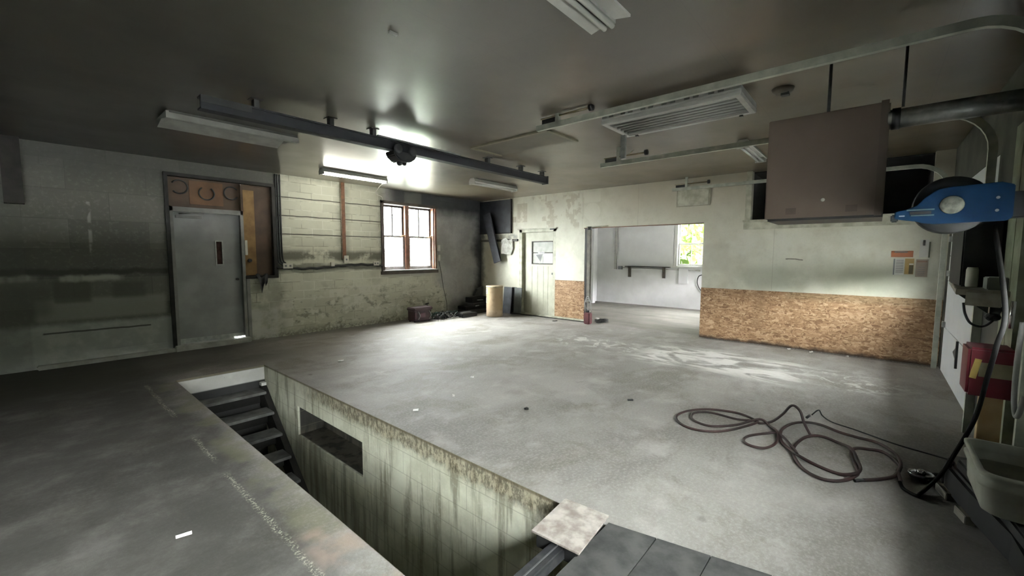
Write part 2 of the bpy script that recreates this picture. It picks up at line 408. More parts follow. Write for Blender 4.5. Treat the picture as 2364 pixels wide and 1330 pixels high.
def mat_osb():
    m = Mat('oriented_strand_board'); X,Y,Z = m.xyz
    nz = m.N('ShaderNodeTexNoise'); m.L(m.co,nz.inputs['Vector']); nz.inputs['Scale'].default_value=7
    dv = m.N('ShaderNodeVectorMath'); dv.operation='SCALE'; m.L(nz.outputs['Color'],dv.inputs[0]); dv.inputs['Scale'].default_value=.07
    av = m.N('ShaderNodeVectorMath'); av.operation='ADD'; m.L(m.comb(Y,Z,0.0),av.inputs[0]); m.L(dv.outputs[0],av.inputs[1]); v = av.outputs[0]
    def flakes(sc, ang, off):
        mp = m.N('ShaderNodeMapping'); m.L(v, mp.inputs[0]); mp.inputs['Rotation'].default_value=(0,0,ang); mp.inputs['Location'].default_value=(off,off*1.7,0); mp.inputs['Scale'].default_value=(sc,sc*3.6,1)
        return mp.outputs[0]
    a = m.voro(1,flakes(10,.55,0),out='Color'); b = m.voro(1,flakes(12,-.45,3.1),out='Color'); d = m.voro(1,flakes(9,1.3,7.7),out='Color')
    def g(x):
        n = m.N('ShaderNodeSeparateColor'); m.L(x,n.inputs[0]); return n.outputs
    A,B,D = g(a),g(b),g(d)
    pick1 = m.ss(m.noise(22,3,.5,v),.47,.53); pick2 = m.ss(m.noise(17,3,.5,m.scale(v,(1.3,1,1))),.51,.57)
    f = m.mix(pick2, m.mix(pick1, A[0], B[0]), D[0])
    c = m.ramp(f, (0,(.19,.105,.055)),(.35,(.325,.195,.108)),(.7,(.41,.26,.15)),(1,(.53,.37,.235)))
    c = m.mix(m.mul(m.ss(m.noise(46,3,.6,m.scale(v,(.5,2,1))),.55,.72),.5), c, (.17,.085,.035))
    # dirt creeping up from the floor, a damp streak, darker top edge
    n = m.noise(5,5,.6)
    c = m.mix(m.mul(m.ss(m.math('ADD',Z,m.mul(m.math('SUBTRACT',n,.5),.14)),.08,.0),.95), c, (.045,.03,.022))
    c = m.mix(m.mul(m.rect(Y,Z,1.40,1.58,.3,.93,.05),m.ss(n,.3,.6),.5), c, (.19,.115,.06))
    c = m.mix(m.mul(m.rect(Y,Z,-.7,1.1,.82,.95,.05),.35), c, (.20,.155,.085))
    m.set(col=c, rough=.62, spec=.3); m.bump(f,.25,.004)
    return m.m

def mat_pit():
    m = Mat('pit_plaster'); X,Y,Z = m.xyz
    drip = m.noise(9,4,.6,m.scale(m.co,(1,1,.10))); mid = m.noise(2.4,6,.62); fine = m.noise(26,4,.65)
    c = m.mix(m.ss(mid,.35,.65), (.50,.50,.40), (.66,.66,.55))
    c = m.mix(m.mul(m.ss(drip,.50,.66),.75), c, (.20,.18,.125))
    c = m.mix(m.mul(m.ss(fine,.5,.72),.3), c, (.72,.71,.62))
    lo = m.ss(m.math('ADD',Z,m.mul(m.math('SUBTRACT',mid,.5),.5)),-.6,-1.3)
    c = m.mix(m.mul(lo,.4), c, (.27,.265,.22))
    zt = m.math('ADD',Z,m.mul(m.math('SUBTRACT',m.noise(7,5,.7),.5),.20))
    rough = m.mul(m.ss(zt,-.19,-.11), m.ss(Y,5.6,4.3))
    c = m.mix(m.mul(rough,.8), c, m.mix(m.ss(m.noise(30,5,.75,m.scale(m.co,(1,1,.5))),.42,.60), (.085,.065,.038), (.44,.385,.275)))
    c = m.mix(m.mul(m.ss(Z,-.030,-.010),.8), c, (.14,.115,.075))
    c = m.mix(m.ss(X,PX1+.015,PX1+.03), c, (.045,.043,.038))  # niche inside darkened in the colour to read as shaded
    _,bf = m.brick(m.comb(Y,Z,0.0),.41,.20,.004)
    c = m.mix(m.mul(bf,.35), c, (.18,.17,.13))
    c = m.mix(m.mul(m.rect(Y,Z,3.5,5.4,-1.8,-.64,.1), m.ss(drip,.4,.55),.5), c, (.17,.155,.12))
    m.set(col=c, rough=.7, spec=.25)
    m.bump(m.math('ADD', m.mul(fine,.4), m.math('ADD', m.mul(rough,m.mul(m.noise(30,4),1.3)), m.mul(drip,.7))), .55, .015)
    return m.m
def mat_pit_end():
    m = Mat('chipped_white_concrete')
    c = m.mix(m.ss(m.noise(3,5),.35,.65),(.52,.51,.49),(.66,.65,.63))
    c = m.mix(m.ss(m.noise(22,4,.7),.66,.72), c, (.06,.055,.05))
    Z = m.xyz[2]
    c = m.mix(m.ss(Z,-.035,-.02), c, (.16,.14,.10))
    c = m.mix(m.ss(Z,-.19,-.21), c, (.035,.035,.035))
    m.set(col=c, rough=.8); m.bump(m.noise(30,4),.3,.01); return m.m

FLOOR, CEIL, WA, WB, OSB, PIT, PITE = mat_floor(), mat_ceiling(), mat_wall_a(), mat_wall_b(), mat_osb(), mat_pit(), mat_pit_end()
DARKWALL = simple('dingy_grey_plaster', (.05,.048,.043), .8, var=.35, sc=1.5)
CWALL = simple('dingy_green_wood', (.060,.060,.045), .8, var=.5, sc=3)
BACKW = simple('pale_blue_white_paint', (.78,.785,.79), .55, var=.10, sc=2.5)
BLACKSOOT = simple('black_sooty_metal', (.035,.036,.042), .45, .3, var=.5, sc=4)
NICHE = simple('soot_and_shade_black', (.018,.017,.016), .9, var=.4, sc=3)
GREYDOOR = simple('grey_steel_door_paint', (.38,.385,.39), .45, .0, var=.28, sc=2.2, spec=.45)
GREYFRAME = simple('grey_door_frame_paint', (.30,.30,.29), .5, var=.35, sc=4)
BLKWOOD = simple('charred_dark_timber', (.022,.02,.018), .7, var=.5, sc=8)
PLYO = simple('orange_plywood', (.150,.072,.030), .6, c2=(.085,.042,.018), sc=3)
PLYY = simple('yellow_plywood', (.25,.150,.055), .6, c2=(.16,.088,.03), sc=5)
PLYB = simple('brown_stained_plywood', (.085,.050,.030), .6, c2=(.05,.03,.018), sc=3)
BRWOOD = simple('red_brown_window_timber', (.22,.105,.065), .5, c2=(.12,.06,.04), sc=9)
DKWOOD = simple('dark_window_timber', (.075,.06,.05), .6, var=.5, sc=8)
WHITEP = simple('white_gloss_paint', (.66,.66,.63), .4, var=.12, sc=6)
CREAM = simple('cream_door_paint', (.54,.54,.445), .5, c2=(.44,.435,.345), sc=5)
CREAM2 = simple('cream_trim_paint', (.56,.56,.46), .5, c2=(.36,.345,.26), sc=7)
RUST = simple('rusty_brown_conduit', (.20,.095,.05), .6, .2, c2=(.10,.05,.03), sc=14)
BLKPLAS = simple('black_plastic', (.02,.02,.021), .45, var=.3, sc=10)
RUBBER = simple('black_rubber_hose', (.012,.0115,.0115), .95, var=.35, sc=12, spec=.1)
REDRUB = simple('dark_red_rubber_hose', (.050,.024,.023), .6, c2=(.016,.012,.012), sc=5)
WHPLAS = simple('white_plastic', (.66,.64,.58), .4, var=.15, sc=9)
GALV = simple('galvanised_steel', (.50,.51,.50), .42, .75, var=.3, sc=14)
TRACK = simple('grimy_track_steel', (.52,.54,.46), .5, .1, var=.3, sc=8)
DKMET = simple('dark_grey_metal', (.05,.05,.052), .5, .4, var=.4, sc=8)
FIXW = simple('white_fixture_enamel', (.56,.56,.53), .4, var=.18, sc=5)
FIXD = simple('dirty_fixture_enamel', (.34,.34,.315), .5, var=.3, sc=5)
TUBEOFF = simple('unlit_fluorescent_tube', (.64,.64,.61), .25, var=.08, sc=3)
HEATB = simple('brown_painted_sheet', (.125,.094,.074), .5, var=.12, sc=3, spec=.35)
BLUE = simple('blue_enamel', (.0035,.024,.065), .6, var=.35, sc=6, spec=.12)
TAN = Mat('tan_fibreboard')
TAN.set(col=TAN.mix(TAN.mul(TAN.ss(TAN.noise(9,5),.5,.7),.5), TAN.mix(TAN.ss(TAN.xyz[2],.20,.14), (.50,.385,.245),(.56,.45,.32)), (.36,.26,.16)), rough=.6); TAN = TAN.m
STEELP = simple('scraped_steel_plate', (.52,.475,.44), .55, .15, c2=(.27,.225,.20), sc=14, det=9, bump=.3)
PLANK = simple('dark_grey_plank', (.088,.086,.083), .8, c2=(.036,.036,.036), sc=7, det=9, bump=.4)
WOOD = simple('yellow_pine', (.40,.29,.15), .6, c2=(.36,.23,.105), sc=8)
GREYWOOD = simple('weathered_grey_board', (.34,.32,.265), .65, c2=(.20,.185,.15), sc=9)
REDP = simple('dark_red_paint', (.13,.014,.024), .45, c2=(.13,.012,.02), sc=5)
MAROON = simple('maroon_case', (.05,.022,.028), .5, var=.5, sc=8)
BINP = simple('dirty_white_polythene', (.34,.34,.29), .6, c2=(.22,.22,.18), sc=4)
CLOTH = simple('grey_cloth', (.17,.17,.175), .9, c2=(.05,.05,.055), sc=7)
BAGW = simple('crumpled_white_sheet', (.78,.78,.74), .6, c2=(.50,.49,.44), sc=9)
SLATE = simple('slate_dark_panel', (.055,.06,.068), .5, c2=(.03,.032,.036), sc=6)
GREYGR = simple('grey_green_panel', (.125,.135,.125), .5, c2=(.085,.092,.088), sc=6)
PAPER = simple('white_paper', (.62,.61,.58), .7, var=.1, sc=8)
PAPERD = simple('printed_grey_ink', (.20,.20,.21), .7, var=.2, sc=8)
ORANGE = simple('orange_red_card', (.27,.085,.03), .6, var=.2, sc=8)
TANCARD = simple('tan_card', (.42,.29,.105), .6, var=.25, sc=8)
FADED = simple('faded_pink_card', (.34,.28,.23), .7, var=.2, sc=8)
LITTER = simple('white_litter', (.72,.71,.68), .7, var=.2, sc=30)
CONC = simple('pale_concrete', (.40,.40,.37), .8, c2=(.28,.28,.25), sc=6, bump=.3)
STEPM = simple('worn_grey_step', (.17,.17,.165), .7, c2=(.08,.08,.078), sc=6)
BARK = simple('tree_bark', (.10,.08,.06), .9, sc=8)
GRAVEL = simple('pale_concrete_yard', (.78,.77,.74), .9, c2=(.62,.61,.58), sc=3)
def leafmat(n, a, b):
    m = Mat(n); m.set(col=m.mix(m.ss(m.noise(2.2,3),.35,.65), a, b), rough=.6)
    t = m.N('ShaderNodeBsdfTranslucent'); t.inputs[0].default_value = (*b,1)
    mx = m.N('ShaderNodeMixShader'); mx.inputs[0].default_value=.45
    m.L(m.b.outputs[0],mx.inputs[1]); m.L(t.outputs[0],mx.inputs[2]); m.L(mx.outputs[0],m.out.inputs[0]); return m.m
LEAF = leafmat('spring_leaves',(.050,.095,.012),(.105,.155,.03))
LEAF2 = leafmat('glare_pale_leaves',(.45,.55,.42),(.62,.70,.58))  # window glare put into the washed-out leaf colour
def glassmat():
    m = Mat('window_glass'); g = m.N('ShaderNodeBsdfGlossy'); g.inputs['Roughness'].default_value=.03
    t = m.N('ShaderNodeBsdfTransparent'); t.inputs[0].default_value=(.93,.96,.94,1)
    f = m.N('ShaderNodeFresnel'); ge = m.N('ShaderNodeNewGeometry'); m.put(f.inputs[0], m.math('ADD', m.mul(ge.outputs['Backfacing'],-.76), 1.45))
    mx = m.N('ShaderNodeMixShader'); m.L(f.outputs[0],mx.inputs[0]); m.L(t.outputs[0],mx.inputs[1]); m.L(g.outputs[0],mx.inputs[2]); m.L(mx.outputs[0],m.out.inputs[0]); return m.m
GLASS = glassmat()
def emis(n,c,st):
    m = Mat(n); m.set(col=(.8,.8,.8), ecol=c, estr=st, rough=.4); return m.m
LIT = emis('lit_fluorescent_tube',(1,.98,.84),30.0)

# ------------------------------------------------------------------ setting
b = MB()

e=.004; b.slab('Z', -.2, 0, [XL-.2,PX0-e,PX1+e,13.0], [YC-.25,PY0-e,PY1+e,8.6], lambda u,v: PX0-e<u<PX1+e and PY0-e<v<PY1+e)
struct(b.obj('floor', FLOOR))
b = MB(); b.box(XL-.2,8.42,YC-.2,YA+.25,ZC,ZC+.08); struct(b.obj('ceiling', CEIL))
# pit
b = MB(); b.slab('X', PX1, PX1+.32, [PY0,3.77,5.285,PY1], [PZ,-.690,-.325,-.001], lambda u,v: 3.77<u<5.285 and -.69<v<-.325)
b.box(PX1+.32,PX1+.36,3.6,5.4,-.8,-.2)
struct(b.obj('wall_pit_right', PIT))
b = MB(); b.box(PX0-.2,PX0,PY0,PY1,PZ,-.002); struct(b.obj('wall_pit_left', PIT))
b = MB(); b.box(PX0-.2,PX1+.2,PY1,PY1+.15,PZ,-.001); struct(b.obj('wall_pit_far', PITE))
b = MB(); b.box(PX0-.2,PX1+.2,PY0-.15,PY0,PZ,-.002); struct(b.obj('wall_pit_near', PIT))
b = MB(); b.box(PX0-.2,PX1+.2,PY0,PY1+.1,PZ-.1,PZ); struct(b.obj('floor_pit', simple('oily_pit_floor',(.06,.058,.05),.5,sc=2)))
# wall A with boarded doorway and window
DX0,DX1,DZ1 = 1.50,3.02,2.735
WX0,WX1,WZ0,WZ1 = 5.245,6.66,1.155,2.66
b = MB()
holeA = lambda u,v: (DX0<u<2.50 and v<DZ1) or (2.50<u<DX1 and 1.13<v<DZ1) or (WX0<u<WX1 and WZ0<v<WZ1)
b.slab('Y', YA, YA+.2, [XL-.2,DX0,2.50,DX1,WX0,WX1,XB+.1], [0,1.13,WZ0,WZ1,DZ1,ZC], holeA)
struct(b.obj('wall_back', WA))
b = MB(); b.box(-.13,.04,8.17,YA,2.16,ZC); struct(b.obj('trim_1', simple('black_wood_post',(.03,.026,.022),.8,var=.5,sc=9)))
# low concrete sill under the steel door
b = MB(); b.box(.02,2.50,YA-.10,YA+.02,0,.055); b.box(1.46,2.52,YA-.13,YA+.15,0,.085); struct(b.obj('trim_2', CONC, bevel=.012))
# wall B
OY0,OY1,OZ = 2.455,5.00,2.13
EY0,EY1,EZ = 5.83,6.86,2.11
LY0,LY1,LZ = -.55,1.685,2.150
b = MB()
holeB = lambda u,v: (OY0<u<OY1 and v<OZ) or (EY0<u<EY1 and v<EZ) or (LY0<u<LY1 and v>LZ)
b.slab('X', XB, XB+.12, [YC-.2,LY0,LY1,OY0,OY1,EY0,EY1,YA+.2], [0,EZ,OZ,LZ,ZC], holeB)
struct(b.obj('wall_right', WB))
b = MB()   # loft recess, its shade put into near-black boards
b.slab('X', XB+.12, XB+.14, [LY0-.1,LY0,LY1,LY1+.1],[LZ-.1,LZ,ZC+.02], lambda u,v: LY0<u<LY1 and LZ<v)
b.box(XB+.12,XB+1.1,LY0-.04,LY0,LZ,ZC); b.box(XB+.12,XB+1.1,LY1,LY1+.04,LZ,ZC); b.box(XB+.12,XB+1.1,LY0-.04,LY1+.04,LZ-.04,LZ)
b.box(XB+1.1,XB+1.14,LY0-.04,LY1+.04,LZ,ZC); b.box(XB+.12,XB+1.1,LY0,LY1,ZC-.02,ZC+.02)
struct(b.obj('wall_loft', NICHE))
b = MB(); b.box(XB-.035,XB,-.45,1.79,1.99,2.135); b.box(XB-.11,XB+.02,-.45,1.79,2.115,2.15); struct(b.obj('trim_3', CREAM2, bevel=.004))
b = MB(); b.box(XB-.03,XB,1.685,1.775,2.15,ZC); struct(b.obj('trim_4', CREAM2, bevel=.003))
# wall C with two garage doors, unseen third added for light, other end wall
G1, G2, G3 = (5.42,8.05), (1.15,4.10), (-3.4,-.4)
b = MB()
b.slab('Y', YC-.10, YC, [XL-.2,*G3,*G2,*G1,XB+.1], [0,2.40,ZC], lambda u,v: v<2.40 and any(g[0]<u<g[1] for g in (G1,G2,G3)))
struct(b.obj('wall_front', CWALL))
b = MB(); b.box(XL-.2,XL,YC-.2,YA+.2,0,ZC); struct(b.obj('wall_left', DARKWALL))
# unseen roof overhang added above the garage doors to set the shadow edge
b = MB(); b.box(XL-.6,13,-1.29,YC-.09,2.56,2.62); struct(b.obj('trim_5', CWALL))
# back room
BX, BY0, BY1, BZ = 12.35, 1.95, 6.95, 2.75
b = MB(); W2 = (3.62,4.345,1.23,2.47)
b.slab('X', BX, BX+.15, [BY0-.15,W2[0],W2[1],8.6],[0,W2[2],W2[3],BZ], lambda u,v: W2[0]<u<W2[1] and W2[2]<v<W2[3])
struct(b.obj('wall_back_room_far', BACKW))
b = MB(); b.box(8.41,BX,BY1,BY1+.1,0,BZ); struct(b.obj('wall_back_room_left', BACKW))
b = MB()
b.slab('Y', BY0-.15, BY0, [8.41,9.7,11.5,BX+.1],[0,1.15,1.75,BZ], lambda u,v: 9.7<u<11.5 and 1.15<v<1.75)
struct(b.obj('wall_back_room_right', BACKW))
b = MB(); b.box(8.41,BX+.1,BY0-.15,BY1+.1,BZ,BZ+.1); struct(b.obj('ceiling_back_room', BACKW))
# yard outside
b = MB(); b.slab('Z', -.12,-.06, [-30,XL-.21,13.01,40],[-30,YC-.26,8.61,40], lambda u,v: XL-.3<u<13.1 and YC-.3<v<8.7)
struct(b.obj('ground', GRAVEL))

# ---- steel door, its frame and the boarded surround
d = bpy.data.objects.new('door_1', None); COL.objects.link(d); d.location=(2.0,YA,0); struct(d)
RB = YA+.06
b = MB(); b.box(DX0-.05,DX0,YA-.03,YA+.1,.05,DZ1); b.box(DX0-.05,DX1,YA-.03,YA+.1,DZ1,DZ1+.055); b.box(DX1-.055,DX1+.01,YA-.03,YA+.1,1.10,DZ1)
b.box(2.50,DX1,YA-.035,YA+.1,1.10,1.15)
b.obj('surround', BLKWOOD, d, bevel=.004)
b = MB(); b.box(DX0,DX0+.045,YA-.02,YA+.12,.085,2.27); b.box(2.455,2.505,YA-.02,YA+.12,.06,2.27); b.box(DX0,2.505,YA-.02,YA+.12,2.195,2.27)
b.box(2.505,2.56,YA-.03,YA+.05,.05,1.15)
b.obj('frame', GREYFRAME, d, bevel=.004)
b = MB(); b.slab('Y', RB, RB+.045, [DX0+.035,2.105,2.19,2.465],[.105,1.36,1.74,2.21], lambda u,v: 2.105<u<2.19 and 1.36<v<1.74)
lf = b.obj('leaf', GREYDOOR, d)
b = MB(); b.slab('Y', RB-.008, RB+.004, [2.09,2.108,2.187,2.205],[1.345,1.362,1.738,1.755], lambda u,v: 2.108<u<2.187 and 1.362<v<1.738)
b.obj('vision_frame', GALV, lf)
b = MB(); b.box(2.105,2.19,RB+.012,RB+.02,1.36,1.74); b.obj('pane', simple('dark_brown_glass',(.09,.05,.045),.15,var=.5,sc=12), lf)
b = MB(); b.box(DX0+.05,2.30,RB-.012,RB,.086,.165); b.box(2.30,2.45,RB-.012,RB,.10,.165); b.obj('bottom_sweep', GALV, lf)
b = MB(); b.box(1.58,1.92,RB-.05,RB,2.10,2.145); b.tube([(1.62,RB-.05,2.16),(1.75,RB-.12,2.17),(1.95,RB-.03,2.185)],.01); b.obj('closer', GREYFRAME, lf, bevel=.004)
b = MB(); b.cyl((2.385,RB-.05,1.10),(2.385,RB,1.10),.022); b.obj('knob', DKMET, lf)
b = MB(); b.box(DX0,2.50,RB,RB+.03,2.27,DZ1); b.box(2.475,2.51,YA-.02,YA+.09,2.27,DZ1-.02); up = b.obj('header_board', PLYB, d)
b = MB(); b.box(1.78,2.24,RB-.006,RB,2.33,DZ1-.03); b.obj('board', PLYO, up)
b = MB(); b.box(2.51,DX1-.05,RB,RB+.03,1.15,DZ1); sb = b.obj('side_board', PLYB, d)
b = MB(); b.box(2.515,2.70,RB-.012,RB,1.16,2.64); b.obj('board', PLYY, sb)
b = MB(); b.box(2.505,2.545,YA-.035,YA-.02,1.515,1.77); b.obj('strike_plate', WHPLAS, d, bevel=.003)
b = MB(); b.cyl((2.59,RB-.05,1.42),(2.59,RB-.01,1.42),.03,12); b.obj('latch', DKMET, d)
# light showing under the door: the gap is open to the yard behind
# horseshoes nailed over the door
for i,(cx,cz,a,lb) in enumerate(((1.655,2.585,-.45,'leftmost of the three horseshoes, nailed open to the left above the steel door'),(2.01,2.52,PI*.5,'middle horseshoe, open upward on the orange board above the steel door'),(2.36,2.56,PI+.15,'rightmost of the three horseshoes, open to the right above the steel door'))):
    pts = []
    oa = (PI*1.02, PI*.5, 0.0)[i]
    for k in range(17):
        t = oa + .62 + (2*PI-1.24)*k/16
        pts.append((cx+.105*math.cos(t), RB-.016, cz+.105*math.sin(t)))
    b = MB(); b.tube(pts,.011,6)
    tag(b.obj('horseshoe', DKMET, loc=(cx,RB-.016,cz)), lb, 'horseshoe', 'horseshoes above the steel door')
# rag over the ledge
b = MB()
n1, n2 = 12, 10; G = {}
for i in range(n1+1):
    for j in range(n2+1):
        u, v = i/n1, j/n2
        x = 2.66 + .2*u + v*(.05 - .09*u) ; zdrop = v*(.13 + .21*max(0,math.sin(u*6.2+.2))**1.5 + .10*max(0,math.sin((u-.62)*8)))
        y = YA-.045 - .02*math.sin(u*11+v*2) - .035*v
        z = 1.17 + .03*math.sin(u*9) - zdrop
        if j < 2: y = YA + .03 - .04*j; z = 1.165 + .02*math.sin(u*9)
        G[i,j] = b.bm.verts.new((x,y,z))
for i in range(n1):
    for j in range(n2): b.bm.faces.new((G[i,j],G[i+1,j],G[i+1,j+1],G[i,j+1])).smooth=True
bmesh.ops.solidify(b.bm, geom=b.bm.faces[:], thickness=.008)
tag(b.obj('rag', CLOTH, loc=(2.76,YA-.03,1.15)), 'grey and black rag draped over the ledge right of the steel door', 'rag')

# ---- twin sash window in wall A
w = bpy.data.objects.new('window_1', None); COL.objects.link(w); w.location=(5.95,YA,WZ0); struct(w)
b = MB()
b.box(WX0-.07,WX0,YA-.03,YA+.12,WZ0-.05,WZ1+.06); b.box(WX0-.07,WX1+.09,YA-.03,YA+.12,WZ1-.005,WZ1+.06)
b.box(WX0-.09,WX1+.1,YA-.035,YA+.1,WZ0-.075,WZ0)
b.obj('window_frame', DKWOOD, w, bevel=.004)
b = MB(); b.box(WX1,WX1+.055,YA-.03,YA+.13,WZ0,WZ1); b.box(5.84,5.945,YA+.03,YA+.17,WZ0,WZ1); b.box(WX1-.03,WX1,YA+.0,YA+.17,WZ0,WZ1); b.box(WX0,WX0+.02,YA,YA+.17,WZ0,WZ1)
b.obj('jamb', BRWOOD, w, bevel=.004)
b = MB(); b.box(WX0-.05,WX1+.06,YA-.055,YA+.16,WZ0,WZ0+.025); b.obj('window_sill', WHITEP, w, bevel=.004)
for (x0,x1) in ((WX0+.02,5.84),(5.945,WX1-.03)):
    zm = 1.945
    b = MB(); b.slab('Y', YA+.11, YA+.145, [x0,x0+.035,x1-.045,x1],[zm-.025,zm+.018,WZ1-.06,WZ1-.01], lambda u,v: x0+.035<u<x1-.045 and zm+.018<v<WZ1-.06)
    xm=(x0+x1)/2-.005; b.box(xm-.015,xm+.015,YA+.115,YA+.14,zm,WZ1-.05)
    us = b.obj('upper_sash', DKWOOD, w)
    b = MB(); b.box(x0+.03,x1-.04,YA+.126,YA+.13,zm,WZ1-.05); b.obj('pane', GLASS, us)
    b = MB(); b.slab('Y', YA+.065, YA+.105, [x0,x0+.045,x1-.055,x1],[WZ0+.025,WZ0+.10,zm-.012,zm+.018], lambda u,v: x0+.045<u<x1-.055 and WZ0+.10<v<zm-.012)
    ls = b.obj('lower_sash', simple('grey_lilac_sash_paint',(.30,.27,.27),.5,c2=(.17,.145,.14),sc=7), w)
    b = MB(); b.box(x0+.04,x1-.05,YA+.083,YA+.087,WZ0+.09,zm-.01); b.obj('pane', GLASS, ls)
    b = MB(); b.box(x1-.12,x1+.02,YA+.03,YA+.05,zm+.015,zm+.03, Matrix.Rotation(-.18,3,'Y')); b.obj('prop_stick', WOOD, ls)

# ---- conduits, boxes and wires on the block wall
t = thing('conduit','black cables running down beside the boarded opening and along the block wall','conduit',(3.03,YA-.03,1.3))
b = MB()
for dx in (0,.035,.07):
    b.tube(spline([(3.04+dx,YA-.025,ZC-.01),(3.035+dx,YA-.025,2.2),(3.035+dx,YA-.03,1.5),(3.07+dx*1.3,YA-.03,1.36),(3.22,YA-.03,1.30-dx*.2)],8),.014,7)
b.obj('riser', BLKPLAS, t)
pts=[]
for k in range(0,31):
    x=3.0+2.18*k/30; pts.append((x,YA-.03,1.285-.028*math.sin(k*.21)+.008*math.sin(k*1.7)))
b = MB(); b.tube(pts,[.026 if 4<k<29 else .018 for k in range(31)],8); b.obj('cable_run', BLKPLAS, t)
t = thing('conduit','rust brown strip conduit dropping down the middle of the block wall from the ceiling','conduit',(4.31,YA-.02,1.4))
b = MB(); b.box(4.275,4.345,YA-.03,YA,1.44,ZC); b.obj('strip', RUST, t)
b = MB(); b.tube([(4.262,YA-.02,ZC),(4.262,YA-.02,1.42)],.013); b.obj('pipe', simple('pale_worn_conduit',(.33,.29,.22),.5,.2,c2=(.17,.12,.08),sc=16), t)
def outlet(x,z,w,h,label,matl,slots=True,y=YA,grp='outlet boxes on the block wall',name='outlet_box'):
    t = thing(name,label,'outlet' if name=='outlet_box' else 'switch',(x,y,z),grp)
    b = MB(); b.box(x-w/2,x+w/2,y-.05,y,z-h/2,z+h/2); b.obj('box', matl, t, bevel=.004)
    b = MB(); b.box(x-w/2-.006,x+w/2+.006,y-.056,y-.048,z-h/2-.006,z+h/2+.006); p=b.obj('cover_plate', WHPLAS, t, bevel=.002)
    if slots:
        n = 2 if w>h else 1
        for i in range(n):
            cx = x+(i-(n-1)/2)*w*.5
            b = MB(); b.box(cx-.017,cx+.017,y-.059,y-.055,z-.018,z+.018); b.obj('socket', PAPERD, p)
outlet(3.19,1.315,.16,.085,'cream outlet box at the left end of the black cable run by the rag',simple('old_cream_box',(.50,.47,.33),.5,sc=9))
outlet(4.045,1.335,.06,.07,'small grey box on the cable run left of the rust brown conduit',GREYWOOD,False)
outlet(4.335,1.425,.085,.15,'tall white outlet at the foot of the rust brown conduit',WHPLAS)
outlet(5.02,1.335,.12,.08,'white double outlet on the cable run just left of the window',WHPLAS)
outlet(6.775,1.69,.05,.14,'upper pale switch beside the right edge of the window',WHPLAS,False,grp='switches beside the window',name='light_switch')
outlet(6.775,1.45,.05,.14,'lower pale switch beside the right edge of the window',WHPLAS,False,grp='switches beside the window',name='light_switch')
b = MB(); b.tube(spline([(6.79,YA-.012,1.36),(6.86,YA-.012,1.1),(6.93,YA-.01,.7),(7.03,YA-.012,.3),(7.02,YA-.03,.05)],8),.006,6)
tag(b.obj('cord', BLKPLAS, loc=(6.9,YA-.01,.05)), 'thin dark cord hanging down the sooty wall right of the window', 'cord')
b = MB(); b.tube([(5.80,YA-.012,2.73),(5.80,YA-.012,ZC)],.009,6)
tag(b.obj('pipe', simple('grey_sooty_pipe',(.14,.145,.14),.5,.3,sc=8), loc=(5.80,YA-.01,2.73)), 'short grey pipe rising from the window head to the ceiling', 'pipe')

# ---- wall B: door, boards, trims
d = bpy.data.objects.new('door_2', None); COL.objects.link(d); d.location=(XB,6.3,0); struct(d)
b = MB(); b.box(XB-.02,XB+.13,EY1-.04,EY1+.05,.03,EZ+.05); b.box(XB-.02,XB+.13,EY0-.05,EY0+.03,.03,EZ+.05); b.box(XB-.02,XB+.13,EY0-.05,EY1+.05,EZ-.02,EZ+.05); b.box(XB-.05,XB+.02,EY0-.08,EY1+.09,EZ+.05,EZ+.075)
b.obj('frame', CREAM2, d, bevel=.003)
DB = XB+.065
GREYPAPER = simple('greyish_paper',(.50,.50,.475),.6,c2=(.40,.40,.37),sc=9); BACKLITPAPER = simple('backlit_white_paper',(.80,.80,.77),.6,var=.1,sc=9)  # brighter sheet has its backlight put into the colour
b = MB(); P0,P1,Q0,Q1 = 5.915,6.545,1.315,1.85
b.slab('X', DB, DB+.04, [EY0+.03,P0,P1,EY1-.04],[.05,Q0,Q1,EZ-.02], lambda u,v: P0<u<P1 and Q0<v<Q1)
for yy in (6.06,6.20,6.38,6.55): b.box(DB-.004,DB,yy-.004,yy+.004,.06,1.25)
lf = b.obj('leaf', CREAM, d)
b = MB(); b.slab('X', DB-.012, DB+.01, [P0-.02,P0,P1,P1+.02],[Q0-.02,Q0,Q1,Q1+.02], lambda u,v: P0<u<P1 and Q0<v<Q1); b.box(DB-.01,DB+.02,P0,P1,1.573,1.59); b.obj('glazing_bead', DKWOOD, lf)
b = MB(); b.box(DB+.018,DB+.022,P0,P1,Q0,Q1); b.obj('pane', GLASS, lf)
for q0,q1,q2,q3,pm in ((5.925,6.535,1.60,1.84,GREYPAPER),(5.925,6.215,1.325,1.565,BACKLITPAPER),(6.225,6.535,1.325,1.565,GREYPAPER)):
    b = MB(); b.box(DB+.013,DB+.0165,q0,q1,q2,q3); b.obj('paper_cover', pm, lf)
b = MB(); b.prism([(6.44,1.53),(6.24,1.55),(6.30,1.36)],'X',DB+.010,DB+.0125); b.obj('torn_patch', simple('grey_torn_patch',(.22,.22,.22),.6,sc=8), lf)
b = MB(); b.tube([(DB-.01,5.885,1.08),(DB-.06,5.885,1.08)],.018,10); b.icos((DB-.07,5.885,1.08),.026,2); b.obj('knob', GALV, lf, smooth=True)
b = MB(); b.box(XB-.03,XB-.015,5.83,5.95,EZ+.02,EZ+.05); b.obj('closer', DKMET, d)
b = MB(); b.box(XB-.022,XB,4.985,5.79,.045,.935); struct(b.obj('trim_6', OSB))
b = MB(); b.box(XB-.022,XB,-.735,2.455,.001,.935); struct(b.obj('trim_7', OSB))
b = MB(); b.box(XB-.018,XB,4.99,5.79,.94,2.12); struct(b.obj('trim_8', WB))
b = MB(); b.box(XB-.045,XB-.0,4.98,7.25,.022,.062); struct(b.obj('baseboard_right', CREAM2, bevel=.006))
